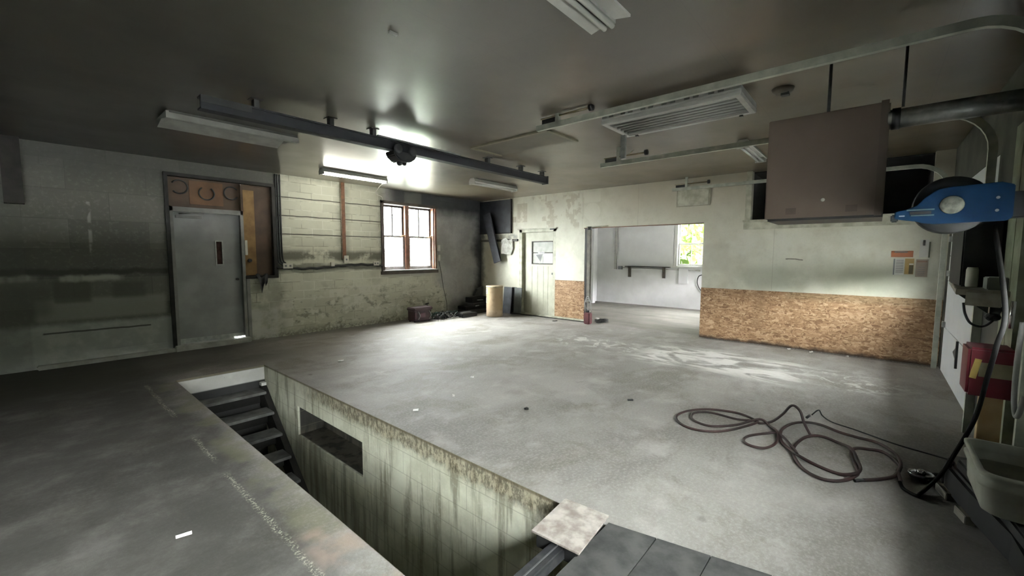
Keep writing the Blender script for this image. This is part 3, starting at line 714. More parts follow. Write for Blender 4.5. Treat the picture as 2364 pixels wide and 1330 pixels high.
b = MB(); b.box(XB-.03,XB,4.98,7.25,0,.022); struct(b.obj('baseboard_gap', BLKWOOD))  # shade of the gap put into a solid dark strip
b = MB(); b.box(XB-.006,XB+.125,OY1-.012,OY1+.02,0,OZ+.01); struct(b.obj('trim_9', BLKWOOD))
b = MB(); b.box(XB-.012,XB+.0,OY0,OY1,OZ-.003,OZ+.012); struct(b.obj('trim_10', RUST))

t = thing('sliding_door_pipe','tall grey weathered post hanging at the left side of the wide opening','post',(XB-.05,4.86,.4))
b = MB(); b.box(XB-.075,XB-.02,4.80,4.90,.45,2.10); b.obj('post', simple('weathered_brown_post',(.20,.185,.155),.7,c2=(.12,.11,.095),sc=9), t, bevel=.012)
b = MB(); b.tube([(XB-.045,4.85,2.09),(XB-.045,4.85,2.16)],.05,12); b.obj('cap', DKMET, t)
b = MB(); b.box(XB-.04,XB-.015,4.93,4.965,.05,2.13); b.obj('dark_edge', BLKPLAS, t)
b = MB(); b.tube([(XB-.04,4.40,2.16),(XB-.04,4.95,2.155)],.012,8); b.obj('top_rod', CREAM2, t)

# red can with cable at the foot of the opening
t = thing('red_can','small dark red can with grey cable loops at the left foot of the opening','can',(8.13,4.78,0))
b = MB(); b.box(8.06,8.20,4.71,4.86,0,.26); b.obj('body', simple('dull_red_can',(.14,.045,.05),.5,c2=(.085,.03,.033),sc=10), t, bevel=.02)
b = MB(); b.tube([(8.13,4.785,.25),(8.13,4.785,.31)],.03,12); b.obj('spout', DKMET, t)
b = MB()
for k in range(3): b.tube(spline([(8.12+.02*k,4.83-.02*k,.24),(8.12,4.87,.45),(8.13,4.80,.62-.05*k),(8.14,4.73,.48),(8.13,4.70,.26)],8),.010,6)
b.obj('cable_loop', simple('grey_cable',(.38,.38,.36),.5,sc=9), t)
t = thing('cable_coil','flat black coil of cable with a pale plug beside the red can','cable',(8.50,4.72,0))
b = MB(); pts=[]
for k in range(70):
    a=k*.36; r=.12+.035*math.sin(k*.9); pts.append((8.52+r*1.2*math.cos(a),4.66+r*math.sin(a)*.9,.012+.0009*k))
b.tube(pts,.011,6); b.obj('coil', BLKPLAS, t)
b = MB(); b.box(8.40,8.52,4.70,4.78,.075,.10); b.obj('plug', WHPLAS, t, bevel=.01)

# black flue panel, slanted plank, rail, hanging sheet in the corner
t = thing('soot_panel','black sooty box panel high in the corner above the slanted plank','panel',(8.25,7.72,2.11))
b = MB(); b.box(XB-.05,XB,7.19,YA-.002,2.11,2.955); b.obj('panel', BLACKSOOT, t, bevel=.006)
b = MB(); b.box(XB-.062,XB-.0,7.165,7.19,2.095,2.96); b.box(XB-.062,XB,7.165,YA-.002,2.085,2.11); b.obj('edge_trim', BLKWOOD, t)
b = MB(); b.beam((8.10,7.90,2.60),(8.13,7.525,1.335),.235,.05,up=(1,0,0))
tag(b.obj('plank', simple('slate_grey_plank',(.045,.048,.06),.5,var=.4,sc=6), loc=(8.13,7.7,1.34)), 'black plank slanting down out of the sooty corner panel', 'plank')
t = thing('wall_rail','dark horizontal rail on the wall left of the cream door','rail',(8.27,7.5,1.86))
b = MB(); b.box(XB-.035,XB,6.98,YA-.003,1.875,1.935); b.obj('bar', simple('dark_olive_bar',(.10,.097,.08),.6,sc=9), t, bevel=.005)
b = MB(); b.box(XB-.042,XB-.0,6.96,7.0,1.885,1.935); b.obj('end_cap', BLKPLAS, t)
b = MB()
b.bm.faces.new([b.bm.verts.new(p) for p in ((8.245,7.50,1.90),(8.20,7.30,1.96),(8.17,7.42,1.56),(8.25,7.53,1.53))])
b.bm.faces.new([b.bm.verts.new(p) for p in ((8.20,7.30,1.96),(8.25,7.10,1.70),(8.25,7.18,1.54),(8.17,7.42,1.56))])
b.bm.faces.new([b.bm.verts.new(p) for p in ((8.245,7.50,1.90),(8.25,7.12,1.93),(8.25,7.10,1.70),(8.20,7.30,1.96))])
bmesh.ops.remove_doubles(b.bm, verts=b.bm.verts[:], dist=.002)
bmesh.ops.subdivide_edges(b.bm, edges=b.bm.edges[:], cuts=3, use_grid_fill=True)
for v in b.bm.verts: v.co += Vector((mnoise.noise(v.co*9)*.015, 0, mnoise.noise(v.co*8+Vector((5,5,5)))*.015))
bmesh.ops.solidify(b.bm, geom=b.bm.faces[:], thickness=.004)
tag(b.obj('paper_bag', BAGW, loc=(8.25,7.3,1.55)), 'crumpled white sheet hanging from the rail beside the slanted plank', 'bag')

# metal cover and posters
t = thing('cover_panel','square off-white metal cover fixed high on the wall above the wide opening','cover',(XB-.02,2.67,2.46))
b = MB(); b.box(XB-.02,XB,2.39,2.95,2.475,2.79); b.obj('plate', CREAM2, t, bevel=.004)
b = MB(); b.box(XB-.012,XB,2.36,2.97,2.46,2.80); b.obj('border', simple('dingy_border',(.37,.35,.27),.6,sc=9), t)
def sheet(name,y0,y1,z0,z1,matl,label,cat,extras=(),x=XB):
    t = thing(name,label,cat,(x-.003,(y0+y1)/2,z0),'notices on the wall by the garage door')
    b = MB(); b.box(x-.004,x-.0005,y0,y1,z0,z1); b.obj('sheet', matl, t)
    for nm,a0,a1,c0,c1,mm in extras:
        b = MB(); b.box(x-.006,x-.004,a0,a1,c0,c1); b.obj(nm, mm, t)
    return t
sheet('notice_sign',-.40,-.165,1.525,1.615,ORANGE,'orange red strip sign topmost among the notices on the right','sign',(('heading',-.34,-.20,1.588,1.608,PAPERD),('heading_text',-.335,-.205,1.594,1.601,PAPER)))
ls=[('text_line',-.305,-.225,z,z+.008,PAPERD) for z in (1.475,1.45,1.43,1.405,1.38,1.355,1.33,1.305)]
sheet('notice_paper',-.315,-.195,1.265,1.505,PAPER,'grey certificate with a dark left edge under the orange sign','notice',[('dark_edge',-.213,-.197,1.268,1.50,PAPERD)]+ls)
sheet('notice_card',-.415,-.32,1.28,1.505,TANCARD,'tan card with a dark picture beside the grey certificate','notice',(('picture',-.410,-.365,1.285,1.41,simple('brown_picture',(.075,.06,.03),.6,sc=9)),('picture_highlight',-.41,-.365,1.415,1.435,PAPER)))
sheet('notice_poster',-.56,-.435,1.245,1.495,FADED,'faded pinkish notice lowest right beside the tan card','notice',[('text_line',-.53,-.455,z,z+.007,PAPERD) for z in (1.27,1.295,1.32,1.35,1.38)]+[('heading',-.55,-.445,1.455,1.475,simple('brown_heading',(.24,.14,.09),.6,sc=9))])
sheet('notice_holder',-.555,-.46,1.525,1.77,PAPER,'narrow white chart with a black tab above the faded notice','notice',(('black_tab',-.515,-.492,1.69,1.765,BLKPLAS),('shadow_strip',-.57,-.553,1.52,1.74,simple('olive_strip',(.08,.08,.05),.7,sc=9))))

# ---- drum, dark panels and corner junk
t = thing('fibre_drum','tan cylindrical fibre drum standing in the corner by the sooty wall','drum',(7.60,7.14,0))
b = MB(); r=.205
b.lathe([(r*.93,0),(r,.012),(r,.17),(r*1.006,.18),(r,.19),(r,.72),(r*1.012,.725),(r*1.012,.745),(r*.99,.752),(r*.2,.75)],(7.60,7.14,0)); b.obj('body', TAN, t)
b = MB(); b.lathe([(r*1.02,.725),(r*1.03,.735),(r*1.03,.757),(r*1.0,.765),(r*.2,.763)],(7.60,7.14,0)); b.obj('lid', simple('pale_drum_lid',(.50,.42,.29),.5,sc=8), t)
def curved(y0a,y1a,z0,z1,mm,nm):
    b = MB(); N=6; A=[];Bv=[]
    for k in range(N+1):
        a=y0a+(y1a-y0a)*k/N
        A.append(b.bm.verts.new((7.60+(r+.003)*math.cos(a),7.14+(r+.003)*math.sin(a),z0))); Bv.append(b.bm.verts.new((7.60+(r+.003)*math.cos(a),7.14+(r+.003)*math.sin(a),z1)))
    for k in range(N): b.bm.faces.new((A[k],A[k+1],Bv[k+1],Bv[k]))
    bmesh.ops.solidify(b.bm, geom=b.bm.faces[:], thickness=.002)
    return b.obj(nm, mm, t)
a0 = math.atan2(-7.14,-7.60)
curved(a0-1.45,a0-.95,.57,.70,PAPER,'label'); curved(a0-1.3,a0-1.1,.655,.675,PAPERD,'label_print'); curved(a0-1.3,a0-1.1,.60,.62,PAPERD,'label_print')
curved(a0-1.5,a0-1.1,.34,.47,PAPER,'label')
b = MB(); b.box(8.10,8.14,7.02,7.30,.02,.70, Matrix.Rotation(.10,3,'Y')); tag(b.obj('leaning_board', SLATE, loc=(8.12,7.16,0), bevel=.006),'slate dark board leaning on the wall right behind the fibre drum','board')
b = MB(); b.box(8.16,8.195,6.93,7.06,.05,.70, Matrix.Rotation(.08,3,'Y')); tag(b.obj('leaning_board', BLKPLAS, loc=(8.17,7.0,0), bevel=.006),'narrow black board between the slate board and the grey green one','board')
b = MB(); b.box(8.15,8.18,6.735,6.97,.05,.695, Matrix.Rotation(.08,3,'Y')); tag(b.obj('leaning_board', GREYGR, loc=(8.16,6.85,0), bevel=.006),'grey green board leaning beside the cream door frame','board')

t = thing('tool_case','small dark maroon machine case standing against the block wall below the window','case',(5.88,7.90,0))
b = MB(); b.box(5.64,6.12,7.76,8.02,.02,.27); b.obj('body', MAROON, t, bevel=.02)
b = MB(); b.box(5.62,6.15,7.74,8.03,.255,.33); b.obj('lid', simple('dark_plum_lid',(.05,.025,.03),.5,sc=9), t, bevel=.018)
b = MB(); b.tube(spline([(5.75,7.76,.24),(5.76,7.71,.15),(5.75,7.76,.06)],6),.012,6); b.obj('handle', GALV, t); b = MB(); b.tube(spline([(6.05,7.76,.24),(6.06,7.70,.15),(6.05,7.76,.06)],6),.012,6); b.obj('handle', GALV, t)
b = MB(); b.box(5.80,5.94,7.750,7.762,.10,.20); b.obj('front_plate', simple('mauve_plate',(.14,.08,.095),.4,.3,sc=9), t); b = MB(); b.box(5.665,5.685,7.752,7.765,.08,.22); b.obj('side_strip', bpy.data.materials['mauve_plate'], t)
for x in (5.68,6.08):
    for y in (7.80,7.98):
        b = MB(); b.cyl((x,y,0),(x,y,.03),.025,10); b.obj('foot', BLKPLAS, t)
rng = random.Random(4)
t = thing('wire_heap','tangled heap of dark green and black wire on the floor beside the maroon case','wire',(6.55,7.85,0))
for nm,mm,nn,rr in (('black_wire',BLKPLAS,9,.012),('green_wire',simple('dark_green_wire',(.03,.06,.045),.4,sc=9),6,.011),('bright_wire',GALV,3,.008)):
    b = MB()
    for k in range(nn):
        cx,cy = 6.55+rng.uniform(-.25,.25), 7.85+rng.uniform(-.14,.12)
        pts=[]
        for q in range(9):
            a=q*2*PI/9; pts.append((cx+rng.uniform(.06,.2)*math.cos(a),cy+rng.uniform(.05,.13)*math.sin(a),max(rr,rr+rng.uniform(0,.14))))
        b.tube(spline(pts,5,True),rr,6,closed=True)
    b.obj(nm, mm, t)
b = MB(); b.tube([(6.32,8.05,.0),(6.33,8.2,.34)],.014,6); b.tube([(6.29,8.2,.33),(6.38,8.2,.345)],.02,6); tag(b.obj('rod', DKMET, loc=(6.32,8.1,0)),'short dark rod with a knob leaning on the wall behind the wire heap','rod')
b = MB(); b.box(6.45,6.85,7.60,7.66,.0,.018, Matrix.Rotation(.12,3,'Z')); tag(b.obj('slat', LITTER, loc=(6.65,7.63,0)),'thin white slat lying in front of the wire heap','slat')
t = thing('flat_box','low black box with a pale strip lying right of the wire heap','box',(7.12,7.72,0))
b = MB(); b.box(6.86,7.36,7.50,7.95,0,.09); b.obj('body', BLKPLAS, t, bevel=.012)
b = MB(); b.box(6.92,7.22,7.56,7.66,.088,.115); b.obj('strip', simple('grey_strip',(.34,.34,.34),.4,.3,sc=9), t, bevel=.004)
t = thing('charred_pile','black charred boards and scraps piled in the corner behind the drum','scrap',(7.70,7.95,0))
for k,(x0,x1,y0,y1,z0,z1,rz) in enumerate(((7.3,8.1,7.78,8.2,0,.10,.1),(7.35,8.05,7.85,8.22,.10,.19,-.12),(7.45,8.15,7.8,8.15,.19,.27,.2),(7.6,8.2,7.9,8.2,.27,.40,-.06))):
    b = MB(); b.box(x0,x1,y0,y1,z0,z1, Matrix.Rotation(rz,3,'Z')); b.obj('board', NICHE if k%2 else BLKWOOD, t, bevel=.01)
b = MB(); b.box(7.50,7.68,7.74,7.80,.20,.225,Matrix.Rotation(.3,3,'Z')); b.obj('pale_scrap', simple('ash_grey_scrap',(.20,.205,.22),.6,sc=9), t)
b = MB(); b.box(7.72,7.90,7.84,7.88,.33,.345,Matrix.Rotation(-.2,3,'Z')); b.obj('pale_scrap', bpy.data.materials['ash_grey_scrap'], t)
b = MB(); b.prism([(7.86,.42),(8.16,.42),(8.18,.66),(7.98,.60)],'Y',8.12,8.20); b.obj('bent_sheet', SLATE, t)

# ---- ceiling: beam and trolley
BYN, BZ0, BZ1 = 4.43, 2.785, 2.90
t = thing('steel_beam','long black steel monorail beam hung under the sooty ceiling','beam',(3.5,BYN+.05,BZ0))
b = MB(); b.box(1.06,6.07,BYN,BYN+.11,BZ0,BZ0+.016); b.box(1.06,6.07,BYN,BYN+.11,BZ1-.016,BZ1); b.box(1.06,6.07,BYN+.02,BYN+.035,BZ0,BZ1)
b.obj('i_beam', simple('blue_black_beam',(.0085,.0095,.013),.6,.0,var=.4,sc=5), t)
b = MB(); b.box(1.06,1.45,BYN-.004,BYN,BZ0+.055,BZ1); b.obj('worn_end', simple('scuffed_grey',(.035,.036,.036),.5,.2,sc=9), t)
for x in (1.50,2.22,2.72,4.62,5.40,5.98):
    b = MB(); b.box(x-.022,x+.022,BYN+.02,BYN+.09,BZ1,ZC); b.box(x-.05,x+.05,BYN+.0,BYN+.11,ZC-.008,ZC); b.obj('hanger', simple('grey_hanger',(.06,.06,.058),.45,.3,sc=9), t)
b = MB(); b.box(2.75,4.02,BYN-.01,BYN+.03,BZ1+.002,BZ1+.018); b.obj('flat_bar', GALV, t)
b = MB(); b.box(6.07,6.09,BYN-.01,BYN+.12,BZ0-.01,BZ1+.01); b.obj('end_stop', BLKPLAS, t)
t = thing('beam_trolley','black hoist trolley hanging at the middle of the monorail beam','trolley',(3.10,BYN+.05,2.63))
b = MB(); b.prism([(2.93,2.775),(3.27,2.775),(3.25,2.72),(3.17,2.665),(3.03,2.665),(2.95,2.72)],'Y',BYN-.04,BYN+.15); b.obj('body', BLKPLAS, t, bevel=.012)
for x in (2.99,3.20):
    b = MB(); b.lathe([(.02,-.012),(.055,-.012),(.055,.012),(.02,.012)],(x,BYN-.045,2.80),'Y',16); b.obj('wheel', DKMET, t)
b = MB(); b.icos((3.07,BYN+.05,2.655),.035,2); b.icos((3.14,BYN+.05,2.66),.028,2); b.obj('shackle', BLKPLAS, t, smooth=True)

# ---- fluorescent fittings
def strip_light(x0,x1,y0,y1,z0,label,housing,tubes,lit=False,along='X',grp='strip lights on the ceiling'):
    """a batten with a tray above and bare tubes below, running along X"""
    t = thing('fluorescent_light',label,'light',((x0+x1)/2,(y0+y1)/2,z0),grp)
    zt = ZC; ym=(y0+y1)/2; w=y1-y0
    b = MB(); b.prism([(y0,z0+.045),(y0+.012,z0+.038),(ym-.035,z0+.075),(ym+.035,z0+.075),(y1-.012,z0+.038),(y1,z0+.045),(ym+.05,zt),(ym-.05,zt)],'X',x0,x1); b.obj('housing', housing, t)
    for y in tubes:
        b = MB(); b.tube([(x0+.03,y,z0+.016),(x1-.03,y,z0+.016)],.016,10); b.obj('tube', LIT if lit else TUBEOFF, t)
    for x in (x0+.012,x1-.012):
        b = MB(); b.box(x-.012,x+.012,y0+.01,y1-.01,z0-.002,z0+.07); b.obj('lamp_holder', housing, t)
    return t
# left wrap fitting with a dark slot
t = thing('fluorescent_light','unlit grey fluorescent fitting with a dark slot on the ceiling over the steel door','light',(1.68,5.7,2.88),'strip lights on the ceiling')
b = MB(); b.box(1.02,2.28,5.46,5.86,2.955,ZC); b.obj('housing', simple('dark_fixture_inside',(.05,.05,.047),.6,sc=5), t)
b = MB(); b.prism([(5.44,2.90),(5.475,2.895),(5.485,2.955),(5.45,2.96)],'X',1.02,2.29); b.obj('reflector', FIXD, t, bevel=.003)
b = MB(); b.prism([(5.66,2.945),(5.87,2.885),(5.88,2.90),(5.68,2.957)],'X',1.02,2.20); b.obj('reflector', FIXD, t, bevel=.003)
b = MB(); b.tube([(1.05,5.56,2.93),(2.26,5.56,2.93)],.014,10); b.obj('tube', simple('dark_grey_tube',(.07,.07,.065),.4,sc=4), t)
b = MB(); b.prism([(5.44,2.90),(5.66,2.93),(5.87,2.885),(5.87,2.97),(5.44,2.97)],'X',1.005,1.03); b.obj('lamp_holder', FIXD, t)
lt = strip_light(3.36,4.60,7.10,7.27,2.885,'only lit fluorescent strip, glowing white above the block wall',FIXW,(7.185,),True)
b = MB(); b.tube(spline([(4.58,7.2,2.90),(4.66,7.5,2.86),(4.86,7.95,2.80),(5.18,8.24,2.78),(5.20,8.28,2.70)],8),.006,6); tag(b.obj('cord', WHPLAS, loc=(4.9,7.9,2.75)),'white flex hanging from the lit strip toward the window head','cord')
strip_light(5.66,6.92,5.82,6.00,2.875,'unlit white strip light on the ceiling near the end of the beam',FIXW,(5.87,5.95))
t = thing('fluorescent_light','large unlit twin tube light overhead at the top of the view','light',(1.7,1.27,2.88),'strip lights on the ceiling')
b = MB(); b.box(1.12,2.345,1.23,1.31,2.90,ZC); b.obj('housing', FIXD, t)
b = MB(); b.prism([(1.40,2.895),(1.31,2.915),(1.31,2.93),(1.40,2.91)],'X',1.12,2.36); b.obj('reflector', FIXW, t)
b = MB(); b.prism([(1.13,2.895),(1.23,2.915),(1.23,2.93),(1.13,2.91)],'X',1.12,2.33); b.obj('reflector', FIXW, t)
for y in (1.245,1.295):
    b = MB(); b.tube([(1.14,y,2.885),(2.335,y,2.885)],.016,10); b.obj('tube', TUBEOFF, t)
strip_light(5.95,7.05,1.26,1.42,2.885,'short unlit strip light partly hidden behind the brown heater box',FIXW,(1.31,1.37))

# white high bay
HX0,HX1,HY0,HY1,HZ = 3.86,4.45,.90,2.16,2.842
t = thing('high_bay_light','white vented high bay light panel hanging just below the door rail','light',((HX0+HX1)/2,1.53,HZ))
b = MB()
b.prism([(HX0+.02,HZ+.03),(HX0,HZ+.05),(HX0+.015,HZ+.088),(HX1-.015,HZ+.088),(HX1,HZ+.05),(HX1-.02,HZ+.03)],'Y',HY0,HY1); 
hs = b.obj('housing', FIXW, t, bevel=.004)
b = MB(); b.slab('Z', HZ, HZ+.035, [HX0,HX0+.06,HX1-.06,HX1],[HY0,HY0+.05,HY1-.05,HY1], lambda u,v: HX0+.06<u<HX1-.06 and HY0+.05<v<HY1-.05); b.obj('bezel', FIXW, t, bevel=.004)
for k in range(6):
    x=HX0+.10+k*(HX1-HX0-.2)/5
    b = MB(); b.tube([(x,HY0+.05,HZ+.018),(x,HY1-.05,HZ+.018)],.013,8); b.obj('tube', simple('grey_unlit_tube',(.38,.38,.35),.3,sc=3) if k==0 else bpy.data.materials['grey_unlit_tube'], t)
b = MB(); b.box(HX0+.05,HX1-.05,HY0+.04,HY1-.04,HZ+.03,HZ+.036); b.obj('reflector', simple('dull_grey_reflector',(.20,.20,.18),.4,.3,sc=4), t)
for k in range(6):
    yy = HY0+.13+k*.20
    for dy in (0,.075):
        b = MB(); b.box(HX0-.001,HX0+.012,yy+dy,yy+dy+.045,HZ+.056,HZ+.078); b.obj('vent_slot', simple('grey_vent',(.16,.16,.15),.6,sc=9) if (k==0 and dy==0) else bpy.data.materials['grey_vent'], t)
for y in (HY0+.12,HY1-.12):
    b = MB(); b.box(HX1-.03,HX1-.005,y-.015,y+.015,HZ-.012,HZ+.004); b.obj('latch', BLKPLAS, t)
for y in (1.1,1.95):
    b = MB(); b.tube([(4.15,y,HZ+.08),(4.15,y,ZC)],.01,6); b.obj('hanger', GALV, t)
b = MB(); b.box(4.33,4.37,2.13,2.18,HZ-.25,ZC); tag(b.obj('hanger_strap', GALV, loc=(4.35,2.15,HZ-.25)),'grey perforated strap hanging from ceiling under the high bay light end','strap')

# garage door tracks
def track(x,yend,z,label,spring,curve=True,zlow=.0):
    t = thing('door_track',label,'track',(x,1.5,z),'overhead garage door tracks')
    path=[(yend,z)]
    if curve:
        R=.34; y0=YC+.06
        path.append((y0+R,z))
        for k in range(1,9):
            a=PI/2*k/8; path.append((y0+R-R*math.sin(a), z-R+R*math.cos(a)))
        path.append((y0,zlow))
    b = MB()
    for (w,off,h) in ((.050,0,.006),):
        n=len(path); rows=[]
        for i,(y,zz) in enumerate(path):
            a=path[max(i-1,0)]; c=path[min(i+1,n-1)]; d=Vector((c[0]-a[0],c[1]-a[1])).normalized(); nn=Vector((-d.y,d.x))
            ring=[]
            for (u,v) in ((-.027,-.02),(.027,-.02),(.027,.02),(.018,.02),(.018,-.012),(-.018,-.012),(-.018,.02),(-.027,.02)):
                p=Vector((y,zz))+nn*u
                ring.append(b.bm.verts.new((x+v,p.x,p.y)))
            rows.append(ring)
        for i in range(n-1):
            for k in range(8): b.bm.faces.new((rows[i][k],rows[i][(k+1)%8],rows[i+1][(k+1)%8],rows[i+1][k]))
        b.bm.faces.new(rows[0]); b.bm.faces.new(rows[-1][::-1])
    b.obj('rail', TRACK, t)
    b = MB(); b.box(x-.02,x+.02,yend-.28,yend-.24,z,ZC); b.beam((x,yend-.26,z+.02),(x+.25,yend-.35,ZC-.01),.03,.006); b.obj('hanger', TRACK, t)
    if spring:
        ys=yend-.05; 
        b = MB(); b.box(x-.015,x+.015,ys-.20,ys-.02,z+.02,z+.075); b.obj('bracket', DKMET, t)
        b = MB(); b.tube([(x,ys,z+.085),(x,ys-.58,z+.085)],.011,8); pr=b.obj('bumper_rod', simple('bronze_rod',(.26,.22,.14),.4,.6,sc=9) if 'bronze_rod' not in bpy.data.materials else bpy.data.materials['bronze_rod'], t)
        b = MB(); b.lathe([(.012,-.02),(.034,-.018),(.036,.018),(.012,.02)],(x,ys-.60,z+.085),'Y',16); b.obj('bumper_knob', BLKPLAS, t)
    return t
track(3.66,2.81,2.88,'nearest overhead door rail, crossing the ceiling in front of the high bay light',True)
track(5.31,2.96,2.775,'middle overhead door rail ending behind the brown heater box',True)
track(8.12,3.00,2.775,'farthest overhead door rail, running close along the stained white wall',True)
b = MB()
for p,q in (((4.03,4.22),(4.03,2.95)),((4.03,2.95),(4.66,2.95)),((4.03,4.22),(4.63,4.22))):
    b.beam((*p,ZC-.010),(*q,ZC-.010),.045,.02)
struct(b.obj('trim_11', simple('tan_hatch_trim',(.23,.21,.15),.6,sc=6)))
b = MB(); b.box(4.06,4.62,2.98,4.19,ZC-.006,ZC+.0); struct(b.obj('trim_12', simple('tan_hatch_panel',(.135,.12,.09),.5,sc=2)))
t = thing('junction_box','small round box on the ceiling behind the nearest door rail','fitting',(4.38,.69,ZC-.05))
b = MB(); b.lathe([(.05,-.045),(.075,-.03),(.085,0)],(4.38,.69,ZC),'Z',20); b.obj('cap', simple('smoky_tan_cap',(.115,.10,.075),.5,sc=9), t)
b = MB(); b.box(4.345,4.40,.64,.70,ZC-.065,ZC-.04); b.obj('knockout', DKMET, t)
for (x,y,l) in ((1.655,2.46,'tiny pale clip stuck to the dark ceiling near the top of the view'),):
    b = MB(); b.box(x-.03,x+.03,y-.012,y+.012,ZC-.012,ZC); tag(b.obj('ceiling_clip', FIXW, loc=(x,y,ZC-.012)),l,'clip')

# unit heater
t = thing('unit_heater','large flat brown heater box hanging from the ceiling on thin rods','heater',(4.30,.36,1.84))
b = MB(); b.box(4.05,4.58,-.004,.722,1.845,2.635); b.obj('cabinet', HEATB, t, bevel=.006)
b = MB(); b.box(4.042,4.06,-.012,.030,1.84,2.645); b.box(4.05,4.58,-.02,-.003,1.86,2.62); b.obj('side_flange', simple('dark_brown_flange',(.10,.078,.062),.5,sc=6), t)
b = MB(); b.box(4.06,4.58,-.02,.70,1.826,1.846); b.obj('bottom_tray', BLKPLAS, t)
b = MB(); b.icos((4.049,.335,1.975),.014,2,(.35,1,1)); b.obj('lock_screw', WHPLAS, t, smooth=True)
SPOT = simple('rubbed_brown_spot',(.095,.068,.056),.6,sc=8)
for yy in (.54,.16):
    b = MB(); b.box(4.0488,4.0505,yy-.035,yy+.035,1.875,1.925); b.obj('worn_spot', SPOT, t)
for xx in (4.07,):
    b = MB(); b.tube([(xx,.335,2.63),(xx,.335,ZC)],.011,6); b.obj('hanger_rod', DKMET, t)
b = MB(); b.tube([(4.10,-.01,2.515),(4.10,-.70,2.515)],.066,20); fl=b.obj('flue_pipe', GALV, t)
b = MB(); b.tube([(4.10,-.03,2.515),(4.10,-.075,2.515)],.074,20); b.obj('collar', BLKPLAS, fl)
b = MB(); b.tube([(4.06,-.085,2.58),(4.06,-.085,ZC)],.009,6); b.obj('pipe_strap', DKMET, fl)

# ---- garage doors in wall C (closed; window row in each)
def garage_door(name, x0, x1, zt=1.545, panes=None):
    d = bpy.data.objects.new(name, None); COL.objects.link(d); d.location=((x0+x1)/2,YC,0); struct(d)
    yb, yf = YC-.045, YC
    zz=[.003,.60,1.215,zt,2.40]
    for i,(a,c) in enumerate(((zz[0],zz[1]-.004),(zz[1],zz[2]),(zz[3],1.99),(1.994,zz[4]))):
        b = MB(); b.box(x0,x1,yb,yf,a,c); b.obj('panel', DOORW, d, bevel=.004)
    b = MB(); n=4; us=[x0]; cells=[]; lo,hi=panes or (x0,x1)
    for k in range(n):
        a=lo+.05+k*(hi-lo-.05)/n; c=lo+(k+1)*(hi-lo-.05)/n; us+= [a,c]; cells.append((a,c))
    us.append(x1)
    b.slab('Y', yb, yf, us, [zz[2]+.003,zz[2]+.03,zz[3]-.02,zz[3]-.003], lambda u,v: zz[2]+.03<v<zz[3]-.02 and any(a<u<c for a,c in cells))
    fr = b.obj('window_panel', DOORW, d)
    for a,c in cells:
        b = MB(); b.box(a,c,yb+.02,yb+.024,zz[2]+.03,zz[3]-.02); b.obj('pane', GLASS, fr)
    return d, cells
DOORW = simple('white_steel_door', (.56,.575,.59), .5, var=.07, sc=3)
g1,c1 = garage_door('door_3', *G1, panes=(5.65,7.5)); g2,c2 = garage_door('door_4', *G2, panes=(1.2,3.35)); g3,c3 = garage_door('pit_light_door', *G3, 1.80)  # last door unseen, added with taller windows to light the pit
b = MB(); b.prism([(6.69,.60),(6.72,.60),(6.725,.52),(6.90,.45),(6.72,.40),(6.70,.30),(6.67,.30)],'Y',YC,YC+.02); b.obj('lock_handle', DKMET, g1)
for z in (.62,1.30,1.75):
    b = MB(); b.box(7.92,8.01,YC,YC+.03,z-.02,z+.05); b.obj('hinge', GALV, g1)

# ---- right-hand clutter
b = MB(); b.box(4.38,4.60,YC,YC+.045,0,2.45); struct(b.obj('trim_14', simple('pale_green_post',(.30,.315,.235),.6,c2=(.18,.19,.13),sc=6)))
b = MB(); b.box(4.15,4.33,YC,YC+.05,0,2.5); struct(b.obj('trim_15', bpy.data.materials['pale_green_post']))
# bench shelf
t = thing('bench_shelf','weathered plank shelf jutting from the garage wall below the blue reel','shelf',(4.5,-.55,1.24))
b = MB(); b.prism([(4.30,-.655),(4.34,-.445),(5.95,-.56),(5.95,-.735),(4.30,-.735)],'Z',1.272,1.312); b.obj('top', GREYWOOD, t, bevel=.004)
b = MB(); b.beam((4.28,-.655,1.245),(4.30,-.49,1.25),.03,.09); b.obj('front_board', GREYWOOD, t)
b = MB(); b.prism([(-.48,1.262),(-.735,1.262),(-.735,1.05)],'X',4.62,4.66); b.obj('bracket', DKMET, t)
b = MB(); b.box(4.31,4.36,-.66,-.61,1.12,1.215); b.icos((4.33,-.63,1.13),.04,2,(1,1,.8)); tag(b.obj('hanging_lamp', BLKPLAS, loc=(4.33,-.63,1.12)),'small dark lamp clamped under the plank shelf edge','lamp')
b = MB(); b.tube(spline([(4.36,-.49,1.215),(4.34,-.50,1.14),(4.33,-.53,1.075),(4.32,-.585,1.06),(4.31,-.63,1.11),(4.33,-.68,1.22)],8),.008,6); tag(b.obj('cable', BLKPLAS, loc=(4.33,-.58,1.06)),'black cable looped below the plank shelf in front of the white door','cable')
b = MB(); b.lathe([(.03,0),(.034,.01),(.034,.13),(.028,.15)],(4.70,-.56,1.312),'Z',16); tag(b.obj('bottle', WHPLAS, loc=(4.70,-.56,1.312)),'pale plastic bottle standing on the plank shelf','bottle')
b = MB(); b.box(4.40,4.56,-.70,-.60,1.312,1.40); tag(b.obj('carton', simple('dull_grey_carton',(.25,.26,.25),.6,sc=6), loc=(4.48,-.65,1.312), bevel=.006),'dull grey carton on the shelf beside the post','box')
b = MB(); b.box(4.72,5.35,-.70,-.50,1.312,1.90); tag(b.obj('black_cabinet', simple('near_black_case',(.028,.028,.027),.7,sc=4), loc=(5.0,-.60,1.312), bevel=.01),'near black case standing on the plank shelf below the reel','case')
b = MB(); b.box(5.42,5.95,-.72,-.60,1.312,1.50); tag(b.obj('black_crate', BLKPLAS, loc=(5.7,-.66,1.312), bevel=.01),'black crate at the far end of the plank shelf in front of the door window','crate')
